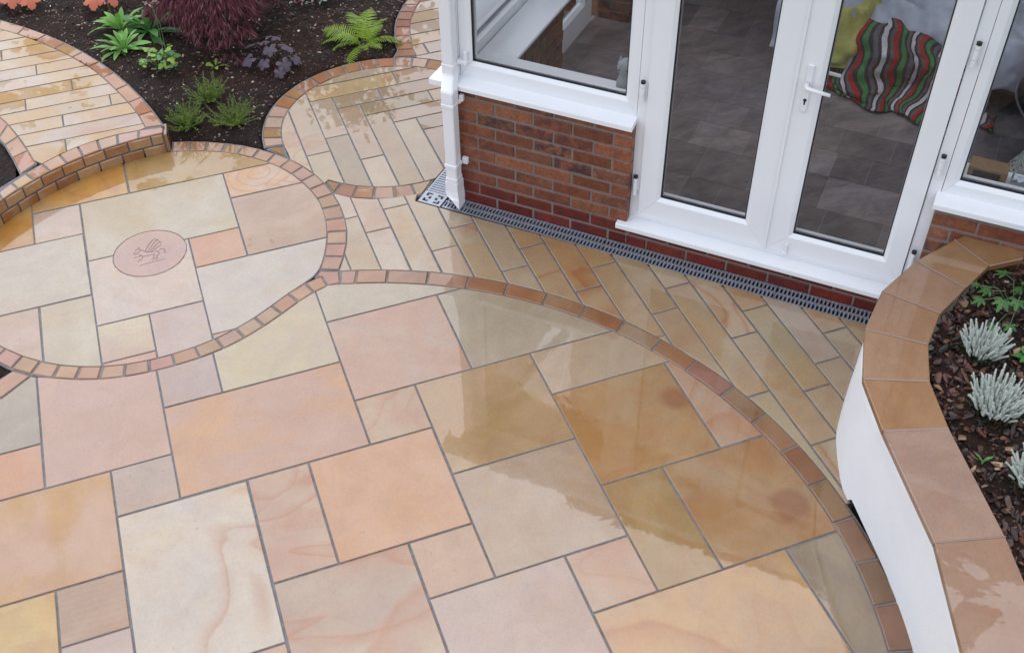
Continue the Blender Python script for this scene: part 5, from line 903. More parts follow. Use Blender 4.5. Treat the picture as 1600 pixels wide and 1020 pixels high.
# downpipe and gutter
dp = empty('downpipe', H(-2.39, 4.31, 0)); place(dp, H(-2.39, 4.31, .02), cons)
def pipe(name, sa, sb, da, db, z0, z1, par=dp, b=.006):
    m = MB(); m.bbox(sa, sb, da, db, z0, z1, b, H); return m.build(name, M_PIPE, par)
pipe('pipe', -2.438, -2.373, 4.357, 4.422, .83, 2.05)
m = MB()      # offset bend over the sill
pth = [(4.3895, -2.4055, .835), (4.3895, -2.4055, .790), (4.350, -2.392, .762), (4.312, -2.376, .735), (4.3085, -2.375, .69), (4.3085, -2.375, .66)]
h_ = .034; vv = []
for d, s, z in pth:
    for a, b in ((-h_, -h_), (h_, -h_), (h_, h_), (-h_, h_)): vv.append(H(s + a, d + b, z))
ff = []
for i in range(len(pth) - 1):
    for k in range(4): ff.append((4 * i + k, 4 * i + 4 + k, 4 * i + 4 + (k + 1) % 4, 4 * i + (k + 1) % 4))
ff += [(0, 1, 2, 3), tuple(4 * (len(pth) - 1) + k for k in (3, 2, 1, 0))]
m.add(vv, [tuple(reversed(q)) for q in ff]); bo = m.build('offset_bend', M_PIPE, dp)
b_ = bmesh.new(); b_.from_mesh(bo.data); bmesh.ops.recalc_face_normals(b_, faces=b_.faces); bmesh.ops.bevel(b_, geom=[e for e in b_.edges], offset=.004, segments=2, affect='EDGES'); b_.to_mesh(bo.data); b_.free()
pipe('pipe', -2.408, -2.343, 4.276, 4.341, .10, .66)
pipe('socket', -2.4125, -2.3385, 4.2715, 4.3455, .640, .668); pipe('socket', -2.4125, -2.3385, 4.2715, 4.3455, .262, .292)
pipe('socket', -2.411, -2.340, 4.273, 4.344, .168, .205); pipe('socket', -2.441, -2.370, 4.354, 4.425, .825, .850)
m = MB(); m.bbox(-2.37, -2.335, 4.345, 4.374, .640, .662, .003, H); m.bbox(-2.345, -2.322, 4.350, 4.374, .652, .690, .003, H); m.bbox(-2.345, -2.312, 4.350, 4.374, .262, .300, .003, H); m.build('clip', M_PIPE, dp)
m = MB(); m.bbox(-2.372, -2.318, 4.395, 4.429, .842, .862, .003, H); m.bbox(-2.335, -2.314, 4.402, 4.429, .85, .915, .003, H); m.build('clip', M_PIPE, dp)
# shoe: swings out over the drain, open at the end
m = MB(); secs = [((-2.3755, 4.3085, .17), .0355), ((-2.3755, 4.3085, .115), .0355), ((-2.368, 4.302, .080), .0355), ((-2.350, 4.292, .045), .036)]
vv = []
for (s, d, z), hh in secs:
    last = z < .06
    for a, b in ((-hh, -hh), (hh, -hh), (hh, hh), (-hh, hh)): vv.append(H(s + a * (1 if not last else .55), d + b, z + (-(a) * .75 if last else (-(a) * .3 if z < .1 else 0))))
ff = []
for i in range(3):
    for k in range(4): ff.append((4 * i + k, 4 * i + (k + 1) % 4, 4 * i + 4 + (k + 1) % 4, 4 * i + 4 + k))
ff.append((0, 3, 2, 1)); m.add(vv, ff); so = m.build('shoe', M_PIPE, dp)
md = so.modifiers.new('wall', 'SOLIDIFY'); md.thickness = .003; md.offset = -1
gt = MB()
P_ = [(4.268, 2.10), (4.268, 2.16), (4.274, 2.16), (4.276, 2.104), (4.300, 2.076), (4.352, 2.076), (4.372, 2.104), (4.374, 2.18), (4.380, 2.18), (4.380, 2.10), (4.356, 2.07), (4.296, 2.07)]
v, f = member([H(-2.56, d, z) for d, z in P_], [H(1.7, d, z) for d, z in P_])
go = link('gutter', v, f, M_PIPE, cons); b_ = bmesh.new(); b_.from_mesh(go.data); bmesh.ops.recalc_face_normals(b_, faces=b_.faces); b_.to_mesh(go.data); b_.free()
m = MB(); m.bbox(-2.575, -2.555, 4.262, 4.386, 2.065, 2.19, .004, H); m.build('gutter_end', M_PIPE, go)
pipe('outlet', -2.45, -2.36, 4.285, 4.42, 2.0, 2.075)
m = MB(); m.box(-2.46, 1.6, 4.425, 4.50, 2.041, 2.20, H); m.box(-2.46, -2.385, 4.502, 6.34, 2.041, 2.20, H); m.build('eaves_beam', M_PVC, cons)
# lean-to roof: glazing bars and translucent sheets
def RF(s, t): d = 4.36 + (6.36 - 4.36) * t; return Vector(H(s, d, 2.20 + .62 * t))
M_POLY, nt_, p_, o_ = newmat('opal_roof_sheet'); g_ = G(nt_); tr_ = g_.n('BsdfTransparent'); tr_.inputs['Color'].default_value = (.95, .96, .97, 1); tl_ = g_.n('BsdfTranslucent'); tl_.inputs['Color'].default_value = (.75, .77, .78, 1)
mx1 = g_.n('MixShader'); mx1.inputs[0].default_value = .15; g_.l(tr_.outputs[0], mx1.inputs[1]); g_.l(tl_.outputs[0], mx1.inputs[2])
p_.inputs['Base Color'].default_value = (.7, .72, .74, 1); p_.inputs['Roughness'].default_value = .15; mx2 = g_.n('MixShader'); mx2.inputs[0].default_value = .06; g_.l(mx1.outputs[0], mx2.inputs[1]); g_.l(p_.outputs[0], mx2.inputs[2]); g_.l(mx2.outputs[0], o_.inputs[0])
rb_ = [-2.50 + i * .68 for i in range(7)]
for i in range(6):
    a, b = rb_[i] + .03, rb_[i + 1] - .03; q = [RF(a, 0), RF(b, 0), RF(b, 1), RF(a, 1)]
    link('roof_sheet', [tuple(p) for p in q] + [tuple(p + Vector((0, 0, .016))) for p in q], [(0, 3, 2, 1), (4, 5, 6, 7), (0, 1, 5, 4), (1, 2, 6, 5), (2, 3, 7, 6), (3, 0, 4, 7)], M_POLY, cons)
for s in rb_:
    q = [RF(s - .03, 0), RF(s + .03, 0), RF(s + .03, 1), RF(s - .03, 1)]
    link('roof_bar', [tuple(p - Vector((0, 0, .03))) for p in q] + [tuple(p + Vector((0, 0, .03))) for p in q], [(0, 3, 2, 1), (4, 5, 6, 7), (0, 1, 5, 4), (1, 2, 6, 5), (2, 3, 7, 6), (3, 0, 4, 7)], M_PVC, cons)
# side door in the left wall (seen through the window)
sdoor = empty('side_door', H(-2.4, 5.85, .15)); place(sdoor, H(-2.4, 5.85, .15), cons)
ring('door_frame', sdoor, 5.385, 6.30, .152, TOP, [(0, 4.43), (.05, 4.43), (.05, 4.50), (0, 4.50)], (0, 0, 0, 0), SD)
ring('leaf_member', sdoor, 5.437, 6.248, .204, 1.965, [(0, 4.437), (.085, 4.437), (.105, 4.455), (.105, 4.482), (.085, 4.505), (0, 4.505)], (0, .03, 0, 0), SD)
glazing(sdoor, 5.437 + .105, 6.248 - .105, .204 + .135, 1.965 - .105, 4.47, SD)
# right end of the room, outside the picture
m = MB(); m.box(1.625, 1.70, 4.38, 6.3, -.1, 2.20, H); m.build('end_wall', M_RENDER, cons)

# ---------------------------------------------------------------- inside: floor, house wall, furniture
M_FLOOR = simple('dark_slate_vinyl', (0.05, 0.043, 0.042), 0.33, 0.3, 9, 0.0, 0.4, objcol=True)
def _floor():
    nt = M_FLOOR.node_tree; g = G(nt); p = [n for n in nt.nodes if n.type == 'BSDF_PRINCIPLED'][0]
    oi = g.n('ObjectInfo'); geo = g.n('NewGeometry')
    mp = g.n('Mapping'); mp.inputs['Rotation'].default_value = (0, 0, rad(45)); mp.inputs['Scale'].default_value = (1, 2.0, 1); g.l(geo.outputs['Position'], mp.inputs['Vector'])
    n = g.noise(mp.outputs[0], 4.5, 8, 0.72, 0.4); n2 = g.noise(geo.outputs['Position'], 2.0, 3)
    c = g.mix(1.0, oi.outputs['Color'], g.ramp(n.outputs['Fac'], [(.30, (.55, .56, .62, 1)), (.5, (1, 1, 1, 1)), (.70, (1.6, 1.5, 1.45, 1))]), 'MULTIPLY')
    c = g.mix(g.ramp(n2.outputs['Fac'], [(.45, 0.), (.65, .5)]), c, g.mix(1.0, c, (.85, .95, 1.15, 1), 'MULTIPLY'))
    g.l(c, p.inputs['Base Color'])
_floor()
ZF = .150
M_GROUT = simple('floor_grout', (0.26, 0.245, 0.235), .6, .1, 30)
m = MB(); m.box(-2.38, 1.62, 4.637, 9.4, -.08, ZF - .0015, H); fl = m.build('floor', M_GROUT); tag(fl, 'dark slate effect tiled floor inside the conservatory', kind='structure')
d = 4.64; r_ = 0
SEQ = [.195, .308, .195, .300, .256]
while d < 7.6:
    dd = (.246, .305, .246)[r_ % 3]; s = -2.36 - (.31, .10, .22, .0)[r_ % 4]; k_ = r_
    while s < 1.6:
        w_ = SEQ[(k_ * 2 + r_) % 5]; a, b = max(s, -2.36), min(s + w_, 1.6)
        if b - a > .02:
            q = [H(a + .0012, d + .0012), H(b - .0012, d + .0012), H(b - .0012, d + dd - .0012), H(a + .0012, d + dd - .0012)]
            o = link('floor_tile', [(p[0], p[1], ZF - .004) for p in q] + [(p[0], p[1], ZF) for p in q], [(4, 5, 6, 7), (0, 1, 5, 4), (1, 2, 6, 5), (2, 3, 7, 6), (3, 0, 4, 7)], M_FLOOR, fl)
            b_ = rng.uniform(.75, 1.3); o.color = (.165 * b_, .142 * b_, .140 * b_, 1)
        s += w_; k_ += 1
    d += dd; r_ += 1
hw = MB()
hw.box(-2.44, -2.125, 6.365, 6.70, -.1, 5.2, H); hw.box(-2.125, 1.70, 6.365, 6.70, 2.30, 5.2, H); hw.box(1.70, 3.6, 6.365, 6.70, -.1, 5.2, H)
M_HOUSE = simple('house_brickwork', (0.24, 0.115, 0.075), .75, .3, 12, .3)
house = hw.build('house_wall', M_HOUSE); tag(house, 'brick house wall at the back of the conservatory', 'house wall')
wall_bricks(house, -2.34, -2.12, range(2, 16), 6.357, 's', 1, [(158, 100, 72), (150, 92, 64), (164, 108, 82)])
for r in range(2, 16):
    pass
wall_bricks(house, 6.36, 6.68, range(2, 16), -2.117, 'd', -1, [(128, 78, 56), (120, 74, 50)])  # side face of the pier: its shade is put into darker brick colours
rm = MB(); rm.box(-2.5, 1.9, 9.4, 9.5, 0, 2.5, H); rm.box(-2.6, -2.5, 6.71, 9.5, 0, 2.5, H); rm.box(1.71, 1.8, 6.71, 9.5, 0, 2.5, H); rm.box(-2.6, 1.9, 6.71, 9.5, 2.5, 2.6, H)
M_ROOM = simple('grey_room_paint', (.34, .33, .33), .8, .05, 4)
tag(rm.build('room_walls', M_ROOM), 'plain grey walls of the room behind the conservatory', kind='structure')

# sofa under a white sheet
sofa = empty('sofa', H(-.2, 6.9, ZF)); tag(sofa, 'sofa seen through the right door, hidden under a crumpled white dust sheet', 'sofa')
M_SOFA = simple('sofa_fabric', (.10, .10, .11), .9, .2, 60)
for nm, a in (('seat', (-1.10, .75, 6.32, 7.10, ZF + .05, .54)), ('backrest', (-1.10, .75, 7.10, 7.35, ZF + .05, 1.02)), ('armrest', (.75, .95, 6.32, 7.35, ZF + .05, .78))):
    m = MB(); m.bbox(*a, .03, H); m.build(nm, M_SOFA, sofa)
def cloth(name, fn, nu, nv, mat, parent=None, thick=.006):
    v = []; uv = []
    for j in range(nv + 1):
        for i in range(nu + 1):
            u, w = i / nu, j / nv; v.append(fn(u, w)); uv.append((u, w))
    f = [(j * (nu + 1) + i, j * (nu + 1) + i + 1, (j + 1) * (nu + 1) + i + 1, (j + 1) * (nu + 1) + i) for j in range(nv) for i in range(nu)]
    o = link(name, v, f, mat, parent, smooth=True)
    L = o.data.uv_layers.new(name='UVMap')
    for lp in o.data.loops: L.data[lp.index].uv = uv[lp.vertex_index]
    sm = o.modifiers.new('thickness', 'SOLIDIFY'); sm.thickness = thick; return o
def lerp_path(P, t):
    L = [0]
    for a, b in zip(P, P[1:]): L.append(L[-1] + math.dist(a, b))
    x = t * L[-1]
    for i in range(len(P) - 1):
        if x <= L[i + 1] or i == len(P) - 2:
            k = (x - L[i]) / (L[i + 1] - L[i]); return [P[i][q] + (P[i + 1][q] - P[i][q]) * k for q in range(len(P[0]))]
SHP = [(6.27, .20), (6.28, .50), (6.36, .58), (6.70, .56), (7.02, .58), (7.08, .75), (7.10, .98), (7.20, 1.06), (7.38, 1.04)]
def sheet_fn(u, w):
    d, z = lerp_path(SHP, w); s = -1.15 + 1.95 * u
    r = .06 * noise.noise((s * 3.2, d * 2, z * 3)) + .20 * abs(noise.noise((s * 4 + d * 2.5, d * 2.6 - s * 1.5, z * 3))) + .030 * abs(noise.noise((s * 13 + d * 6, d * 11 - s * 6, z * 9)))
    return H(s, d - r * .8, z + r + .012)
M_SHEET = simple('white_dust_sheet', (.36, .38, .44), .85, .08, 14)
o = cloth('dust_sheet', sheet_fn, 90, 90, M_SHEET); tag(o, 'crumpled white sheet thrown over the sofa behind the striped blanket', 'dust sheet')
# striped blanket over a heap on the seat edge and floor
def blanket_mat():
    m, nt, p, out = newmat('striped_wool_blanket'); g = G(nt); uv = g.n('UVMap'); sp = g.n('SeparateXYZ'); g.l(uv.outputs[0], sp.inputs[0])
    geo = g.n('NewGeometry'); n = g.noise(geo.outputs['Position'], 9, 2)
    x = g.math('ADD', g.math('ADD', sp.outputs[0], g.math('MULTIPLY', sp.outputs[1], .34)), g.math('MULTIPLY', g.noise(geo.outputs['Position'], 4.2, 2, .5, .3).outputs['Fac'], .07))
    fr = g.math('FRACT', g.math('MULTIPLY', x, 7.0))
    dk = (.045, .037, .040, 1); gy = (.10, .09, .10, 1); wh = (.44, .41, .43, 1); rd = (.30, .026, .024, 1); gn = (.055, .17, .06, 1)
    c = g.ramp(fr, [(0, wh), (.13, dk), (.22, gy), (.32, rd), (.46, dk), (.56, gn), (.70, dk), (.80, gy), (.92, dk)], 'LINEAR')
    cr = [q for q in nt.nodes if q.type == 'VALTORGB'][0].color_ramp; cr.interpolation = 'CONSTANT'
    w = g.n('TexWave'); w.inputs['Scale'].default_value = 60; g.l(uv.outputs[0], w.inputs['Vector'])
    g.l(g.mix(1.0, c, g.ramp(g.noise(geo.outputs['Position'], 120, 3).outputs['Fac'], [(.3, (.75, .75, .75, 1)), (.7, (1.2, 1.2, 1.2, 1))]), 'MULTIPLY'), p.inputs['Base Color'])
    p.inputs['Roughness'].default_value = .95; p.inputs['Specular IOR Level'].default_value = .1; return m
def blanket_fn(u, w):
    # heap of cloth on the floor against the sofa: u follows the stripes' order, w runs down the folds
    s = -.86 + .98 * u
    pk = math.exp(-abs((s + .38) / .34) ** 2.6)
    low = 1 / (1 + math.exp((s + .62) / .035))                       # flat tail on the left
    top = .29 + .27 * pk; top = top * (1 - low) + .19 * low
    P = [(6.40, top - .06), (6.30, top), (6.20, top - .02), (6.12 - .03 * pk, top * .74 + .03), (6.10 - .03 * pk, ZF + .40 * (top - ZF)), (6.06 - .04 * pk, ZF + .05), (6.02 - .06 * pk + .04 * low, ZF + .022), (5.97 - .06 * pk + .06 * low, ZF + .010)]
    d, z = lerp_path(P, w)
    n1 = noise.noise((s * 3, w * 2.2, 4)); fold = .075 * (abs(math.sin(s * 10.5 + w * 2.2 + 2.6 * n1)) - .5) * min(1, w * 1.8 + .1) + .055 * noise.noise((s * 6, w * 4.5, 2.)) + .020 * noise.noise((s * 15, w * 12, 2.))
    hem = max(0, w - .55) * .30 * noise.noise((s * 5.5, 3.3, 1.))
    return H(s + .05 * math.sin(w * 5 + s * 5) + .30 * (w - .45) + .05 * noise.noise((s * 4, w * 5, 9.)), d - fold * (1.1 if w < .8 else .5) - hem, max(z + fold * .55 * (1 - .5 * (w > .75)), ZF + .006))
o = cloth('striped_blanket', blanket_fn, 110, 80, blanket_mat(), thick=.010); tag(o, 'red, green and grey striped blanket heaped on the floor behind the right door', 'blanket')
# yellow cushion
def pillow(name, c, rs, rd_, rz, tilt, mat, nz=0.02):
    m = bmesh.new(); bmesh.ops.create_icosphere(m, subdivisions=4, radius=1)
    R = Matrix.Rotation(rad(-45), 3, 'Z') @ Matrix.Rotation(tilt, 3, 'X')
    v = []
    for q in m.verts:
        x, y, z = q.co; e = .55
        X = math.copysign(abs(x) ** e, x); Z = math.copysign(abs(z) ** e, z); X, Z = X / max(1, (abs(X) ** 6 + abs(Z) ** 6) ** (1 / 6)), Z / max(1, (abs(X) ** 6 + abs(Z) ** 6) ** (1 / 6))
        Y = y * (1 - .55 * max(abs(X), abs(Z)) ** 3)
        r = nz * (noise.noise((x * 2.5, y * 2.5, z * 2.5)) + .7 * abs(noise.noise((x * 6, y * 6, z * 6))))
        v.append(tuple(R @ Vector((X * rs, Y * rd_ + r * (1 if y > 0 else -1), Z * rz)) + Vector(c)))
    f = [tuple(l.index for l in q.verts) for q in m.faces]; m.free()
    return link(name, v, f, mat, None, smooth=True)
M_YEL = simple('yellow_cushion_cloth', (.33, .31, .085), .85, .12, 40, .2)
o = pillow('cushion', H(-.80, 6.30, .46), .25, .13, .25, rad(-24), M_YEL, .10); tag(o, 'crumpled yellow cushion leaning on the sofa left of the striped blanket', 'cushion')

# toy cat on the window board
cat = empty('toy_cat', H(-1.520, 4.585, .785)); tag(cat, 'small grey knitted toy cat sitting on the inside window ledge', 'soft toy')
M_KNIT = simple('grey_knit', (.30, .32, .33), .9, .2, 160, .6)
def blob(name, c, r, mat, par, sub=3, fn=None):
    m = bmesh.new(); bmesh.ops.create_icosphere(m, subdivisions=sub, radius=1)
    v = [tuple(Vector(c) + Vector((q.co.x * r[0], q.co.y * r[1], q.co.z * r[2])) * (fn(q.co) if fn else 1)) for q in m.verts]
    f = [tuple(l.index for l in q.verts) for q in m.faces]; m.free(); return link(name, v, f, mat, par, smooth=True)
cx_, cy_, _ = H(-1.520, 4.585)
m = bmesh.new(); bmesh.ops.create_icosphere(m, subdivisions=4, radius=1)
v = []
for q in m.verts:                                   # body, neck and head as one knitted shape
    z = q.co.z; t = (z + 1) / 2
    rr = lerp_path([(0., .030), (.12, .046), (.32, .043), (.50, .031), (.60, .034), (.78, .043), (.93, .034), (1., .004)], 0) and None
    prof_ = [(0, .028), (.10, .044), (.30, .043), (.48, .032), (.56, .032), (.74, .044), (.90, .036), (1.0, .0)]
    for (a, ra), (b, rb2) in zip(prof_, prof_[1:]):
        if a <= t <= b: k = (t - a) / (b - a); R0 = 1.2 * (ra + (rb2 - ra) * k)
    h_ = math.hypot(q.co.x, q.co.y) or 1
    v.append((cx_ + q.co.x / h_ * R0, cy_ + q.co.y / h_ * R0 * .85, .785 + t * .185))
link('body', v, [tuple(l.index for l in q.verts) for q in m.faces], M_KNIT, cat, smooth=True); m.free()
for sx in (-.032, .032):
    e = H(-1.520 + sx, 4.585); mm = MB(); a = Vector((e[0], e[1], .938)); ax = Vector(H(1, 0)) * .016; ay = Vector(H(0, 1)) * .009
    mm.add([a - ax - ay, a + ax - ay, a + ax + ay, a - ax + ay, a + Vector((0, 0, .042)) + ax * (.4 if sx > 0 else -.4)], [(0, 1, 4), (1, 2, 4), (2, 3, 4), (3, 0, 4)]); mm.build('ear', M_KNIT, cat)
for sx in (-.024, .015):
    e = H(-1.520 + sx, 4.585 - .0425); blob('eye', (e[0], e[1], .920), (.0055, .0055, .0055), M_RUBBER, cat, 2)

# things by the right window: box, magazines and papers on the board, patterned pouffe and round table behind
M_CARD = simple('brown_cardboard', (.23, .15, .085), .8, .12, 30); M_LID = simple('dark_print', (.05, .045, .035), .5, .4, 60)
box = empty('cardboard_box', H(.215, 4.58, .777)); tag(box, 'small brown cardboard box at the left end of the right window ledge', 'box')
m = MB(); m.bbox(.135, .300, 4.535, 4.625, .777, .838, .002, H); m.build('carton', M_CARD, box)
m = MB(); m.box(.155, .272, 4.5335, 4.5348, .786, .826, H); m.build('printed_panel', M_LID, box)
M_PAP = None
def paper_mat():
    m_, nt, p, out = newmat('printed_paper'); g = G(nt); oi = g.n('ObjectInfo'); tc = g.n('TexCoord'); n = g.noise(tc.outputs['Object'], 26, 2, .4)
    c = g.mix(g.ramp(n.outputs['Fac'], [(.52, 0.), (.56, 1.)]), (.62, .66, .74, 1), oi.outputs['Color']); g.l(c, p.inputs['Base Color']); p.inputs['Roughness'].default_value = .35; return m_
M_PAP = paper_mat()
for i, (s, dd, sz, col, lab) in enumerate(((.375, 4.575, .055, (.35, .42, .52, 1), 'crumpled white plastic wrapper beside the cardboard box'), (.455, 4.62, .06, (.42, .5, .48, 1), 'folded pale leaflet propped on the right window ledge'), (.50, 4.56, .07, (.12, .26, .05, 1), 'green printed leaflet lying at the front of the window ledge'))):
    def pf(u, w, s=s, dd=dd, sz=sz, i=i):
        x, y = (u - .5) * 2 * sz, (w - .5) * 1.5 * sz; c_, s_ = math.cos(i * .9), math.sin(i * .9)
        z = .786 + abs(noise.noise((u * 3 + i * 7, w * 3, i))) * (.07, .06, .02)[i] + (.03 * w if i == 1 else 0)
        return H(s + x * c_ - y * s_, dd + (x * s_ + y * c_) * .6, z)
    o = cloth('leaflet' if i else 'wrapper', pf, 10, 8, M_PAP, thick=.001); o.color = col; tag(o, lab, 'paper')
pf_ = empty('pouffe', H(.52, 5.12, ZF)); tag(pf_, 'round grey pouffe with a dark squiggle pattern behind the right window', 'pouffe')
def pouf_mat():
    m_, nt, p, out = newmat('squiggle_fabric'); g = G(nt); tc = g.n('TexCoord'); mp = g.n('Mapping'); mp.inputs['Scale'].default_value = (1, 1, 2.4); g.l(tc.outputs['Object'], mp.inputs['Vector'])
    n = g.noise(mp.outputs[0], 9, 2, .5, 1.2); c = g.ramp(g.math('FRACT', g.math('MULTIPLY', n.outputs['Fac'], 9)), [(.30, (.30, .31, .29, 1)), (.42, (.02, .02, .022, 1)), (.56, (.02, .02, .022, 1)), (.68, (.30, .31, .29, 1))])
    g.l(c, p.inputs['Base Color']); p.inputs['Roughness'].default_value = .85; return m_
hx = H(.64, 5.10); blob('cover', (hx[0], hx[1], ZF + .275), (.335, .335, .28), pouf_mat(), pf_, 5, lambda q: 1 + .02 * math.cos(8 * math.atan2(q.y, q.x)))
tb = empty('round_table', H(.78, 5.92, ZF)); tag(tb, 'dark round glass topped table behind the right window', 'table')
tx = H(.84, 5.86); M_DG = simple('smoked_glass', (.012, .014, .016), .06, .1, 4, 0, .6); M_CHROME = simple('dull_metal', (.35, .35, .36), .3, .05, 10, 0, .5, .9)
m = MB(); n_ = 64
m.add([(tx[0] + .56 * math.cos(2 * math.pi * i / n_), tx[1] + .56 * math.sin(2 * math.pi * i / n_), z) for z in (.52, .53) for i in range(n_)], [tuple(range(n_ - 1, -1, -1)), tuple(range(n_, 2 * n_))] + [(i, (i + 1) % n_, n_ + (i + 1) % n_, n_ + i) for i in range(n_)])
m.build('table_top', M_DG, tb)
m = MB(); m.tube([(tx[0] + .562 * math.cos(2 * math.pi * i / n_), tx[1] + .562 * math.sin(2 * math.pi * i / n_), .525) for i in range(n_ + 1)], .006, 6, False); m.build('rim', M_CHROME, tb, True)
m = MB(); m.tube([(tx[0], tx[1], ZF + .02), (tx[0], tx[1], .52)], .035, 12); m.tube([(tx[0], tx[1], ZF), (tx[0], tx[1], ZF + .02)], .22, 24); m.build('pedestal', M_CHROME, tb, True)
# ---------------------------------------------------------------- plants
def leafmesh(L, Wd, fold=.25, droop=.5, n=7, prof=None, wave=0.0):
    """a leaf along +X from the origin, tip bending down; returns verts, faces"""
    v = []; f = []
    x = z = 0.0; ang = 0.0
    for i in range(n + 1):
        t = i / n; w = Wd * (prof(t) if prof else math.sin(math.pi * min(1, t * .97 + .03) ** .8) ** .8)
        wv = wave * math.sin(t * 14) * w
        ca, sa = math.cos(ang), math.sin(ang)
        v += [(x + sa * w * fold, -w, z + ca * w * fold + wv), (x, 0, z), (x + sa * w * fold, w, z + ca * w * fold - wv)]
        ang -= droop / n * (0.5 + t); x += math.cos(ang) * L / n; z += math.sin(ang) * L / n
    for i in range(n):
        a = 3 * i; f += [(a, a + 1, a + 4, a + 3), (a + 1, a + 2, a + 5, a + 4)]
    return v, f
def leaf_obj(name, mesh, parent, loc, az, el, roll=0.0, sc=1.0, tip=0.0):
    o = bpy.data.objects.new(name, mesh); COL.objects.link(o); o.parent = parent
    o.matrix_local = Matrix.Translation(loc) @ Matrix.Rotation(az, 4, 'Z') @ Matrix.Rotation(-el, 4, 'Y') @ Matrix.Rotation(roll, 4, 'X') @ Matrix.Rotation(tip, 4, 'Y') @ Matrix.Scale(sc, 4)
    return o
def mk(name, v, f, mat, smooth=True):
    me = bpy.data.meshes.new(name); me.from_pydata(v, [], f); me.materials.append(mat); me.polygons.foreach_set('use_smooth', [smooth] * len(me.polygons)); me.update(); return me
def palmate(R, lobes, depth, teeth, cup=.15, seed=0, mat=None, name='leaf', ang0=2.75):
    """a lobed leaf blade, stalk at the origin, tip to +X"""
    r2 = random.Random(seed); n = lobes * 8; v = [(0, 0, 0)]; ring_ = []
    for i in range(n + 1):
        t = i / n; a = -ang0 + 2 * ang0 * t; lob = abs(math.sin(math.pi * lobes * t)); 
        r = R * (1 - depth * (1 - lob ** .75)) * (1 - .26 * abs(a) / ang0) * (1 + teeth * (1 if i % 2 else -1)) * r2.uniform(.95, 1.05)
        z = -cup * (r / R) ** 2 * R + .07 * R * math.sin(a * lobes * .5 * 1.3 + seed)
        ring_.append((r * math.cos(a), r * math.sin(a), z))
    mid = [(x * .5, y * .5, z * .25 + .03 * R) for x, y, z in ring_]
    v += mid + ring_; m_ = len(mid); f = []
    for i in range(m_ - 1): f += [(0, 1 + i, 2 + i), (1 + i, 1 + m_ + i, 2 + m_ + i, 2 + i)]
    return mk(name, v, f, mat)
G_PRIM = leaf_material('bright_green_leaf', (.11, .28, .05), (.20, .42, .085), .35)
G_PRIM2 = leaf_material('mid_green_leaf', (.06, .19, .05), (.11, .28, .07), .35)
G_LIME = leaf_material('lime_leaf', (.16, .30, .025), (.26, .40, .05), .4)
G_FERN = leaf_material('fresh_fern_green', (.15, .29, .016), (.34, .47, .04), .4, trans=.35)
G_HEATH = leaf_material('heath_green', (.045, .115, .018), (.30, .38, .055), .55)
G_DARK = leaf_material('dark_green', (.012, .035, .012), (.03, .07, .02), .5)
G_GER = leaf_material('cut_leaf_green', (.03, .11, .025), (.07, .20, .04), .4)
P_HEU = leaf_material('silver_purple_leaf', (.036, .024, .038), (.095, .072, .10), .6, trans=.1)
O_HEU = leaf_material('coral_leaf', (.42, .085, .045), (.58, .17, .08), .4)
R_MAP = leaf_material('dark_maroon_leaf', (.07, .014, .024), (.20, .048, .066), .42, trans=.2)
W_HEA = leaf_material('silver_white_flower', (.40, .46, .40), (.78, .82, .76), .6, trans=.1)
P_VAR = leaf_material('pale_variegated_leaf', (.20, .30, .20), (.45, .52, .42), .45)
M_STEM = simple('green_stem', (.10, .15, .05), .5, .2, 40); M_RSTEM = simple('red_stem', (.10, .03, .03), .5, .2, 40); M_WOOD = simple('bark', (.05, .035, .028), .8, .3, 40)
def rosette(x, y, z, label, mat, n, L0, W0, seed, group=None, els=(.2, 1.15)):
    r2 = random.Random(seed); root = empty('rosette_plant', (x, y, z)); tag(root, label, 'plant', group)
    ms = []
    for k in range(4):
        v, f = leafmesh(L0 * r2.uniform(.85, 1.1), W0 * r2.uniform(.85, 1.15), .35, r2.uniform(.5, 1.1), 8, lambda t: (.28 + .72 * math.sin(math.pi * min(1, t * 1.02) ** 1.5) if t < .97 else .12), .12)
        ms.append(mk('leaf', v, f, mat))
    for i in range(n):
        t = i / n; el = els[0] + (els[1] - els[0]) * t + r2.uniform(-.15, .15); az = i * 2.4 + r2.uniform(-.3, .3)
        leaf_obj('leaf', ms[i % 4], root, (.012 * math.cos(az), .012 * math.sin(az), .005 + .02 * t), az, el, r2.uniform(-.4, .4), (1 - .30 * t) * r2.uniform(.75, 1.1))
    return root
rosette(-.181, 6.905, soil_z(-.181, 6.9), 'bright green rosette of strap leaves nearest the raised path edge', G_PRIM, 28, .205, .021, 3, None, (-.1, 1.3))
rosette(-.172, 7.19, soil_z(-.172, 7.19), 'upright green strap-leaved plant behind the nearest rosette', G_PRIM, 16, .22, .026, 5, None, (.3, 1.45))
rosette(.000, 7.12, soil_z(0, 7.12), 'broad leaved green rosette beside the dark red maple', G_PRIM2, 17, .26, .036, 9, None, (.0, 1.4))
rosette(.347, 6.59, soil_z(.347, 6.59), 'tiny lime green seedling alone on the bare soil', G_LIME, 6, .085, .017, 12, None, (.35, 1.2))
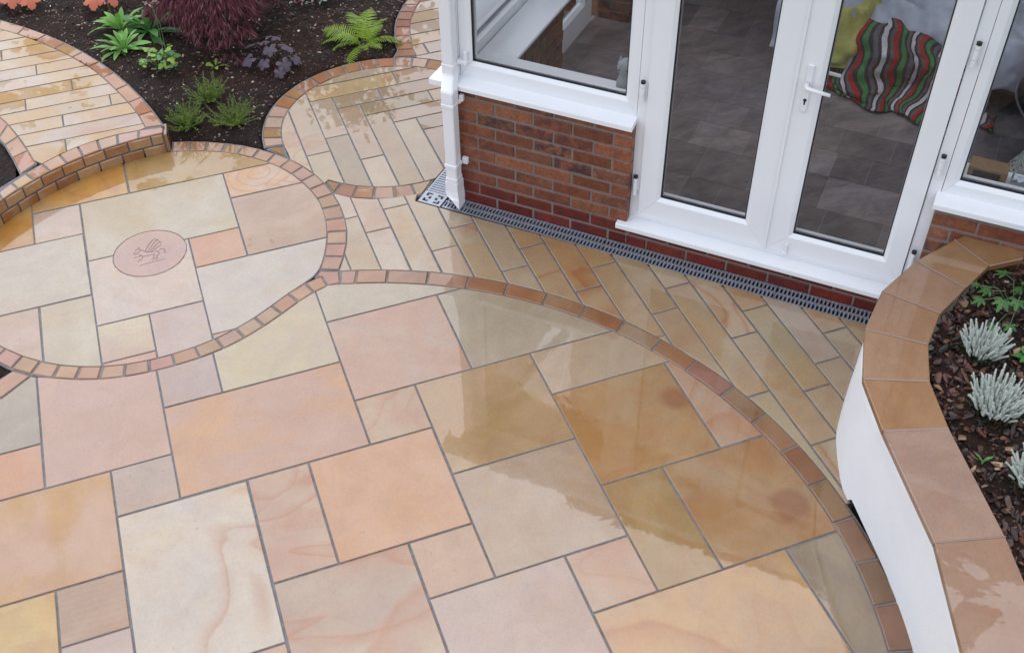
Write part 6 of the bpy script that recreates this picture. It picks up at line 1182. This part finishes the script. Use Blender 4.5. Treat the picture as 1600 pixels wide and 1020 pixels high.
# leafy plant with tall thin flower stalks
aq = empty('flowering_plant', (.017, 6.60, soil_z(.017, 6.6))); tag(aq, 'low yellow green plant with two tall thin flower stalks', 'plant')
lm = [palmate(.032, 3, .45, .05, .1, k, G_PRIM2 if k % 2 else G_LIME) for k in range(4)]
for i in range(30):
    a = i * 2.399; rr = .02 + .095 * math.sqrt(rng.random()); hh = .05 + .09 * rng.random()
    p = (rr * math.cos(a), rr * math.sin(a) * .8, hh)
    leaf_obj('leaf', lm[i % 4], aq, p, a + rng.uniform(-1, 1), rng.uniform(-.5, .3), rng.uniform(-.3, .3), rng.uniform(.7, 1.2))
m = MB()
for i in range(14):
    a = i * 2.4; m.tube([(.0, .0, 0), (.03 * math.cos(a), .03 * math.sin(a), .05), (.075 * math.cos(a), .06 * math.sin(a), .10)], .0018, 5)
for dx, lx in ((.03, .045), (.045, .03)): m.tube([(dx, .0, 0), (dx + .01, .02, .16), (dx + .015, .03, .30), (lx, .06, .43)], [.0026, .0024, .002, .0014], 5)
o = m.build('stems', M_STEM); o.location = (0, 0, 0)
for q in o.data.vertices: pass
def rebase(o, parent):
    """a mesh drawn in the plant's own coordinates"""
    loc = o.location.copy()
    o.parent = parent; o.matrix_parent_inverse = Matrix.Identity(4); o.location = loc; return o
def build_local(m, name, mat, parent, smooth=False):
    o = m.build(name, mat, None, smooth, loc=(0, 0, 0)); o.parent = parent; return o
bpy.data.objects.remove(o)
build_local(m, 'stem', M_STEM, aq)
fm = MB(); M_FLW = simple('faded_flower', (.42, .32, .28), .7, .2, 60)
for i in range(26):
    c = Vector((.038 + rng.uniform(-.045, .05), .06 + rng.uniform(-.03, .03), .43 + rng.uniform(-.02, .025))); chip_pts = [Vector((rng.uniform(-1, 1), rng.uniform(-1, 1), rng.uniform(-1, 1))) * .009 + c for _ in range(5)]
    fm.add(chip_pts, [(0, 1, 2), (0, 2, 3), (0, 3, 4), (1, 2, 4)])
build_local(fm, 'flower_head', M_FLW, aq)
# crocus
cr_ = empty('crocus', (-.205, 7.36, soil_z(-.205, 7.36))); tag(cr_, 'single purple crocus flower below the coral leaves', 'flower')
m = MB(); m.tube([(0, 0, 0), (-.006, .01, .07), (-.012, .018, .125)], .003, 6); build_local(m, 'stem', M_STEM, cr_)
M_PUR = leaf_material('purple_petal', (.28, .12, .42), (.42, .22, .55), .4); v, f = leafmesh(.05, .013, .5, -.3, 5); pm = mk('petal', v, f, M_PUR)
for i in range(6): leaf_obj('petal', pm, cr_, (-.012, .018, .12), i * 1.047, 1.25, 0, 1)
# maple: dome of drooping, finely cut maroon foliage
mp_ = empty('maple_tree', (.45, 7.06, soil_z(.45, 7.06))); tag(mp_, 'dark maroon weeping maple with finely cut drooping leaves', 'shrub')
m = MB(); m.tube([(0, 0, -.02), (.01, 0, .12), (-.01, .01, .26), (.0, .0, .38)], [.016, .014, .012, .006], 8)
for i in range(9):
    a = i * .7 + .2; m.tube([(0, 0, .22 + .015 * i), (.12 * math.cos(a), .12 * math.sin(a), .36), (.25 * math.cos(a), .25 * math.sin(a), .33), (.33 * math.cos(a), .33 * math.sin(a), .20)], [.007, .005, .004, .002], 5)
build_local(m, 'trunk', M_WOOD, mp_, True)
m = MB()
for i in range(2200):
    th = rng.uniform(0, 6.283); u_ = rng.random() ** .6; R0 = .42 * u_ * (1 + .15 * math.sin(3 * th)); zz = .46 * math.sqrt(max(0, 1 - (R0 / .47) ** 2)) * rng.uniform(.62, 1.05) + .03
    c = Vector((R0 * math.cos(th), R0 * math.sin(th), zz)); out_ = Vector((math.cos(th), math.sin(th), 0)); dn = (out_ * rng.uniform(.15, .9) + Vector((0, 0, -1)) * (.22 + .60 * u_)).normalized()
    for k in range(7):                       # threadlike leaflets of one leaf
        sd = Vector((rng.uniform(-1, 1), rng.uniform(-1, 1), rng.uniform(-.5, .5))) * .55; dv = (dn + sd).normalized() * rng.uniform(.04, .085); sidev = dv.cross(Vector((rng.uniform(-1, 1), rng.uniform(-1, 1), rng.uniform(-1, 1)))).normalized() * rng.uniform(.0018, .0034)
        m.add([c, c + dv * .5 + sidev, c + dv, c + dv * .5 - sidev], [(0, 1, 2, 3)])
build_local(m, 'crown', R_MAP, mp_)
# fern
fe = empty('fern', (1.335, 6.62, soil_z(1.335, 6.62))); tag(fe, 'bright green fern beside the curved path edging', 'fern')
def frond(L, seed):
    r2 = random.Random(seed); v = []; f = []; n = 22; x = z = 0.; ang = .80
    pts = []
    for i in range(n + 1):
        pts.append((x, z, ang)); ang -= .040 + .035 * (i / n); x += math.cos(ang) * L / n; z += math.sin(ang) * L / n
    for i in range(2, n):
        x, z, an = pts[i]; t = i / n; Lp = .24 * L * math.sin(math.pi * t ** .72) ** .85 + .006
        for sd in (-1, 1):
            sw = .30 + .25 * t; w = L / n * .30; b = Vector((x, 0, z)); ax = Vector((math.cos(an), 0, math.sin(an)))
            tip = b + Vector((0, sd * Lp, 0)) + ax * Lp * sw + Vector((0, 0, -.22 * Lp + r2.uniform(-.006, .006)))
            k = len(v); mid = b.lerp(tip, .5) + Vector((0, 0, .05 * Lp)); v += [tuple(b - ax * w), tuple(b + ax * w), tuple(mid + ax * w * .95), tuple(mid - ax * w * .95), tuple(tip + ax * w * .25), tuple(tip - ax * w * .25)]
            f += [(k, k + 1, k + 2, k + 3), (k + 3, k + 2, k + 4, k + 5)]
    for i in range(n):
        k = len(v); (x0, z0, _), (x1, z1, _) = pts[i], pts[i + 1]; w = .0016
        v += [(x0, -w, z0 + .001), (x0, w, z0 + .001), (x1, w, z1 + .001), (x1, -w, z1 + .001)]; f.append((k, k + 1, k + 2, k + 3))
    return mk('frond', v, f, G_FERN, False)
fms = [frond(.25, 1), frond(.28, 2), frond(.22, 3), frond(.26, 4)]
for i, (az, el, sc) in enumerate(((3.05, -.30, 1.15), (2.45, .0, 1.1), (3.55, -.30, 1.0), (4.15, -.45, 1.1), (4.85, -.5, .75), (5.75, -.40, 1.0), (6.15, -.2, 1.2), (.55, .0, 1.05), (1.15, .15, 1.2), (1.8, .25, 1.05), (5.3, -.1, .7), (3.4, .35, .75), (.1, .4, .7))):
    leaf_obj('frond', fms[i % 4], fe, (.02 * math.cos(az), .02 * math.sin(az), .01), az + rng.uniform(-.2, .2), el + rng.uniform(-.12, .18), rng.uniform(-.5, .5), sc)
# purple heuchera
he = empty('heuchera', (.70, 6.52, soil_z(.70, 6.52))); tag(he, 'silvery purple lobed-leaf plant on the soil left of the fern', 'plant')
hm = [palmate(.066, 5, .33, .06, .22, k, P_HEU) for k in range(4)]; m = MB()
for i, (dx, dy, dz, az, el, sc) in enumerate(((-.085, .10, .13, 2.2, -.35, 1.0), (.05, .12, .14, .6, -.3, .95), (-.14, -.01, .09, 3.3, -.5, .95), (.105, .01, .12, .1, -.4, 1.08), (.0, .0, .13, 4.6, -.4, .85), (.06, -.11, .07, 5.2, -.6, .95), (-.02, .06, .15, 1.5, -.2, .75), (.15, -.06, .06, 5.7, -.6, .8), (-.06, -.07, .08, 4.0, -.6, .8), (.02, -.16, .045, 4.9, -.7, .7))):
    leaf_obj('leaf', hm[i % 4], he, (dx, dy, dz), az, el, rng.uniform(-.2, .2), sc); m.tube([(0, 0, 0), (dx * .5, dy * .5, dz * .8), (dx, dy, dz)], .0022, 5)
build_local(m, 'stem', M_RSTEM, he)
# coral heucheras at the top edge
om = [palmate(.085, 5, .34, .05, .2, 10 + k, O_HEU) for k in range(3)]
for x, y, lab, arr in ((-.76, 7.76, 'coral pink lobed-leaf plant at the far left of the bed', ((-.055, -.05, .11, 4.5), (.05, -.09, .10, 4.9), (.08, .06, .13, .6), (-.10, .02, .1, 3.2), (.0, .0, .15, 1.5))), (-.24, 7.53, 'coral orange lobed-leaf plant above the purple crocus', ((-.055, -.06, .14, 4.4), (.055, -.06, .14, 5.0), (.0, .06, .17, 1.5), (-.09, .05, .14, 2.6), (.09, .07, .14, .5)))):
    r_ = empty('heuchera', (x, y, soil_z(x, y))); tag(r_, lab, 'plant'); m = MB()
    for i, (dx, dy, dz, az) in enumerate(arr): leaf_obj('leaf', om[i % 3], r_, (dx, dy, dz), az, -.45, 0, 1.0); m.tube([(0, 0, 0), (dx * .5, dy * .5, dz * .8), (dx, dy, dz)], .0022, 5)
    build_local(m, 'stem', M_RSTEM, r_)
# pale shrub at the top edge
pv = empty('variegated_shrub', (1.14, 7.36, soil_z(1.14, 7.3))); tag(pv, 'pale variegated shrub with small pink flowers at the top edge', 'shrub'); m = MB(); st = MB()
v0, f0 = leafmesh(.032, .010, .3, .4, 4)
for i in range(260):
    a = rng.uniform(0, 6.283); rr = .21 * math.sqrt(rng.random()); zz = .06 + rng.uniform(0, .17) * (1 - rr / .3); M_ = Matrix.Translation((rr * math.cos(a), rr * math.sin(a), zz)) @ Matrix.Rotation(rng.uniform(0, 6.28), 4, 'Z') @ Matrix.Rotation(rng.uniform(-.8, .4), 4, 'Y') @ Matrix.Rotation(rng.uniform(-.5, .5), 4, 'X')
    m.add([tuple(M_ @ Vector(p)) for p in v0], f0)
build_local(m, 'foliage', P_VAR, pv)
for i in range(14):
    a = i * .45; st.tube([(0, 0, 0), (.1 * math.cos(a), .1 * math.sin(a), .08), (.19 * math.cos(a), .19 * math.sin(a), .10)], .002, 5)
build_local(st, 'stem', M_WOOD, pv)
M_PINK = simple('pink_flower', (.55, .16, .24), .5, .2, 40); fl_ = MB()
for i in range(16):
    a = rng.uniform(3.6, 5.8); rr = rng.uniform(.12, .24); fl_.tube([(rr * math.cos(a), rr * math.sin(a), .07), (rr * math.cos(a), rr * math.sin(a) - .004, .085)], [.009, .004], 5)
build_local(fl_, 'flower', M_PINK, pv)
# green heaths
def heath(x, y, label, seed, n, R, hgt):
    r2 = random.Random(seed); r_ = empty('heath_plant', (x, y, soil_z(x, y))); tag(r_, label, 'plant', 'low green heaths by the step'); m = MB(); st = MB()
    for i in range(n):
        a = r2.uniform(0, 6.283); el = r2.uniform(.15, 1.2); L = R * r2.uniform(.6, 1.15); dv = Vector((math.cos(a) * math.cos(el), math.sin(a) * math.cos(el), math.sin(el) * hgt / R))
        p = Vector((r2.uniform(-.03, .03), r2.uniform(-.03, .03), 0)); pts = [p]; 
        for k in range(9):
            p = p + dv * L / 9; dv = (dv + Vector((r2.uniform(-.18, .18), r2.uniform(-.18, .18), r2.uniform(-.02, .14)))).normalized() * dv.length; pts.append(p)
        st.tube(pts, .0013, 4, False)
        for k in range(1, 10):
            for q in range(7):
                c = pts[k - 1].lerp(pts[k], r2.random()); t_ = Vector((r2.uniform(-1, 1), r2.uniform(-1, 1), r2.uniform(-.3, 1))).normalized() * r2.uniform(.007, .013); sv = t_.cross(Vector((r2.uniform(-1, 1), r2.uniform(-1, 1), r2.uniform(-1, 1)))).normalized() * .0016
                m.add([c, c + t_ * .5 + sv, c + t_, c + t_ * .5 - sv], [(0, 1, 2, 3)])
    build_local(m, 'foliage', G_HEATH, r_); build_local(st, 'stem', M_STEM, r_)
heath(.255, 6.22, 'green heath furthest from the step, top of the three', 21, 80, .165, .13)
heath(.085, 6.03, 'green heath tucked against the corner of the step', 22, 84, .17, .13)
heath(.345, 5.965, 'green heath next to the round patio edging', 23, 88, .18, .12)
# white heathers in the planter: every spike its own piece
def spike_mesh(L, seed):
    r2 = random.Random(seed); m = MB(); bend = r2.uniform(-.12, .12)
    m.tube([(0, 0, 0), (bend * L * .4, 0, L * .5), (bend * L, 0, L)], [.0022, .002, .001], 5, False)
    n = int(L / .0050)
    for i in range(n):
        t = .16 + .84 * i / n; c = Vector((bend * L * t * t, 0, L * t)); rr = .0050 * (1 - .4 * t)
        for k in range(5):
            a = k * 1.2566 + i * .6 + r2.uniform(-.2, .2); o_ = Vector((math.cos(a), math.sin(a), .35)).normalized(); s_ = r2.uniform(.0024, .0040); b = c + o_ * rr * .35; tip = c + o_ * (rr + .001)
            u1 = o_.cross(Vector((0, 0, 1))).normalized() * s_ * .62; u2 = Vector((0, 0, s_ * .62)); q = b.lerp(tip, .6)
            m.add([b, q + u1, q + u2, q - u1, q - u2, tip], [(0, 2, 1), (0, 3, 2), (0, 4, 3), (0, 1, 4), (5, 1, 2), (5, 2, 3), (5, 3, 4), (5, 4, 1)])
    return mk('flower_spike', m.v, m.f, W_HEA, False)
SPK = [spike_mesh(L, i) for i, L in enumerate((.062, .074, .085, .098, .052))]
def heather(x, y, label, seed, n, R):
    r2 = random.Random(seed); r_ = empty('white_heather', (x, y, psoil(x, y))); tag(r_, label, 'heather', 'white heathers in the planter'); m = MB()
    for i in range(n):
        a = i * 2.399; u_ = math.sqrt((i + .5) / n); px_, py_ = R * .62 * u_ * math.cos(a), R * .62 * u_ * math.sin(a); tilt = .05 + .55 * u_ * r2.uniform(.5, 1.2)
        o = leaf_obj('flower_spike', SPK[r2.randrange(5)], r_, (px_, py_, .035 + .02 * r2.random()), a + r2.uniform(-.4, .4), 0, 0, r2.uniform(.8, 1.1), tilt)
        m.tube([(0, 0, 0), (px_ * .6, py_ * .6, .02), (px_, py_, .05)], .0018, 4, False)
    for i in range(900):
        a = r2.uniform(0, 6.283); rr = R * .75 * math.sqrt(r2.random()); c = Vector((rr * math.cos(a), rr * math.sin(a), r2.uniform(.0, .055))); t_ = Vector((r2.uniform(-1, 1), r2.uniform(-1, 1), r2.uniform(0, 1.4))).normalized() * .014; sv = t_.cross(Vector((r2.uniform(-1, 1), r2.uniform(-1, 1), .3))).normalized() * .0017
        m.add([c, c + t_ * .5 + sv, c + t_, c + t_ * .5 - sv], [(0, 1, 2, 3)])
    build_local(m, 'foliage', G_DARK, r_)
heather(2.865, 2.33, 'white heather nearest the house, below the cut-leaf plant', 31, 130, .108)
heather(2.725, 2.055, 'white heather in the middle of the planter row', 32, 200, .142)
heather(2.625, 1.700, 'white heather cut off by the right edge of the picture', 33, 180, .135)
# cut-leaf plants in the planter
def cutleaf(R, seed):
    r2 = random.Random(seed); m = MB()
    for k in range(5):
        a = (k - 2) * .78; L = R * (1 - .16 * abs(k - 2)); ax = Vector((math.cos(a), math.sin(a), 0)); sd = Vector((-ax.y, ax.x, 0))
        pr = [(0, .012), (.30, .10), (.42, .25), (.50, .12), (.62, .22), (.72, .10), (.84, .13), (1, 0)]; v = []
        for t, w in pr: c = ax * L * t + Vector((0, 0, -.22 * L * t * t + .03 * L)); v += [c - sd * L * w + Vector((0, 0, .02 * L)), c, c + sd * L * w + Vector((0, 0, .02 * L))]
        m.add(v, [q for i in range(len(pr) - 1) for q in ((3 * i, 3 * i + 1, 3 * i + 4, 3 * i + 3), (3 * i + 1, 3 * i + 2, 3 * i + 5, 3 * i + 4))])
    return mk('leaf', m.v, m.f, G_GER)
CL = [cutleaf(.052, 1), cutleaf(.045, 2), cutleaf(.058, 3)]
def cutplant(x, y, label, arr):
    r_ = empty('cut_leaf_plant', (x, y, psoil(x, y))); tag(r_, label, 'plant'); m = MB()
    for i, (dx, dy, dz, az, el, sc) in enumerate(arr): leaf_obj('leaf', CL[i % 3], r_, (dx, dy, dz), az, el, 0, sc); m.tube([(0, 0, .0), (dx * .55, dy * .55, dz + .01), (dx, dy, dz)], .0017, 5)
    build_local(m, 'stem', M_STEM, r_)
cutplant(3.175, 2.50, 'green cut-leaf plant sprawling towards the coping near the house', ((-.10, .075, .10, 2.5, -.3, 1.0), (-.155, .05, .085, 2.9, -.25, 1.05), (-.085, .0, .10, 3.6, -.4, 1.05), (-.03, -.02, .10, 3.9, -.3, 1.0), (-.12, -.10, .06, 4.3, -.5, 1.0), (-.17, -.075, .05, 3.5, -.4, .8), (.01, .12, .12, 1.7, -.2, 1.1), (-.125, .12, .10, 2.2, .0, .75)))
cutplant(3.315, 2.50, 'bushy green cut-leaf plant at the right edge of the planter', ((-.05, .03, .13, 2.6, -.2, 1.15), (-.07, -.03, .11, 3.4, -.35, 1.2), (.02, .05, .14, 1.4, -.1, 1.1), (.0, -.05, .12, 4.4, -.4, 1.15), (.07, .0, .12, .1, -.3, 1.1), (-.02, .0, .15, 3.0, .1, 1.0), (-.09, .05, .08, 2.4, -.4, .9)))
lp = empty('leafy_seedling', (3.04, 2.24, psoil(3.04, 2.24))); tag(lp, 'small plain-leaved green plant right of the heathers', 'plant')
v, f = leafmesh(.075, .019, .3, .6, 6); em = mk('leaf', v, f, G_PRIM2)
for i in range(9): leaf_obj('leaf', em, lp, (0, 0, .02), i * 2.4, .1 + .09 * i, 0, 1 - .03 * i)
bl = empty('grass_shoot', (2.535, 1.872, psoil(2.535, 1.87))); tag(bl, 'single short green shoot poking through the bark by the coping', 'plant')
v, f = leafmesh(.055, .006, .3, .7, 5); em = mk('leaf', v, f, G_PRIM2)
for i in range(4): leaf_obj('leaf', em, bl, (0, 0, 0), i * 1.9, .5 + .2 * i, 0, 1 - .1 * i)

# tall shrubs beyond the top of the picture, which the wet paving mirrors
def shrub(x, y, hgt, R, label, seed, z0=.05):
    r2 = random.Random(seed); r_ = empty('evergreen_shrub', (x, y, z0)); tag(r_, label, 'shrub', 'evergreen shrubs beyond the bed'); m = MB(); t = MB()
    for i in range(7):
        a = i * .9; t.tube([(0, 0, -.1), (.1 * R * math.cos(a), .1 * R * math.sin(a), hgt * .35), (.55 * R * math.cos(a), .55 * R * math.sin(a), hgt * .75)], [.03, .02, .008], 6)
    build_local(t, 'trunk', M_WOOD, r_)
    v0, f0 = leafmesh(.085, .022, .25, .5, 3)
    for i in range(2300):
        a = r2.uniform(0, 6.283); u_ = r2.random() ** .45; ph = r2.uniform(-.9, 1.5); rr = R * u_ * (.8 + .3 * math.sin(a * 3 + seed) * math.cos(ph * 2)); c = (rr * math.cos(a) * math.cos(ph), rr * math.sin(a) * math.cos(ph), hgt * .52 + hgt * .48 * u_ * math.sin(ph) * (.85 + .2 * r2.random()))
        M_ = Matrix.Translation(c) @ Matrix.Rotation(r2.uniform(0, 6.28), 4, 'Z') @ Matrix.Rotation(r2.uniform(-1.2, .6), 4, 'Y'); m.add([tuple(M_ @ Vector(p)) for p in v0], f0)
    build_local(m, 'crown', G_DARK, r_)
shrub(1.7, 9.3, 2.3, .9, 'evergreen shrub right of the group, near the back path', 1); shrub(.7, 9.7, 2.1, .95, 'middle evergreen shrub behind the pale variegated shrub', 2)
shrub(-.5, 10.2, 1.25, .8, 'low evergreen shrub behind the coral-leaved plants', 3)
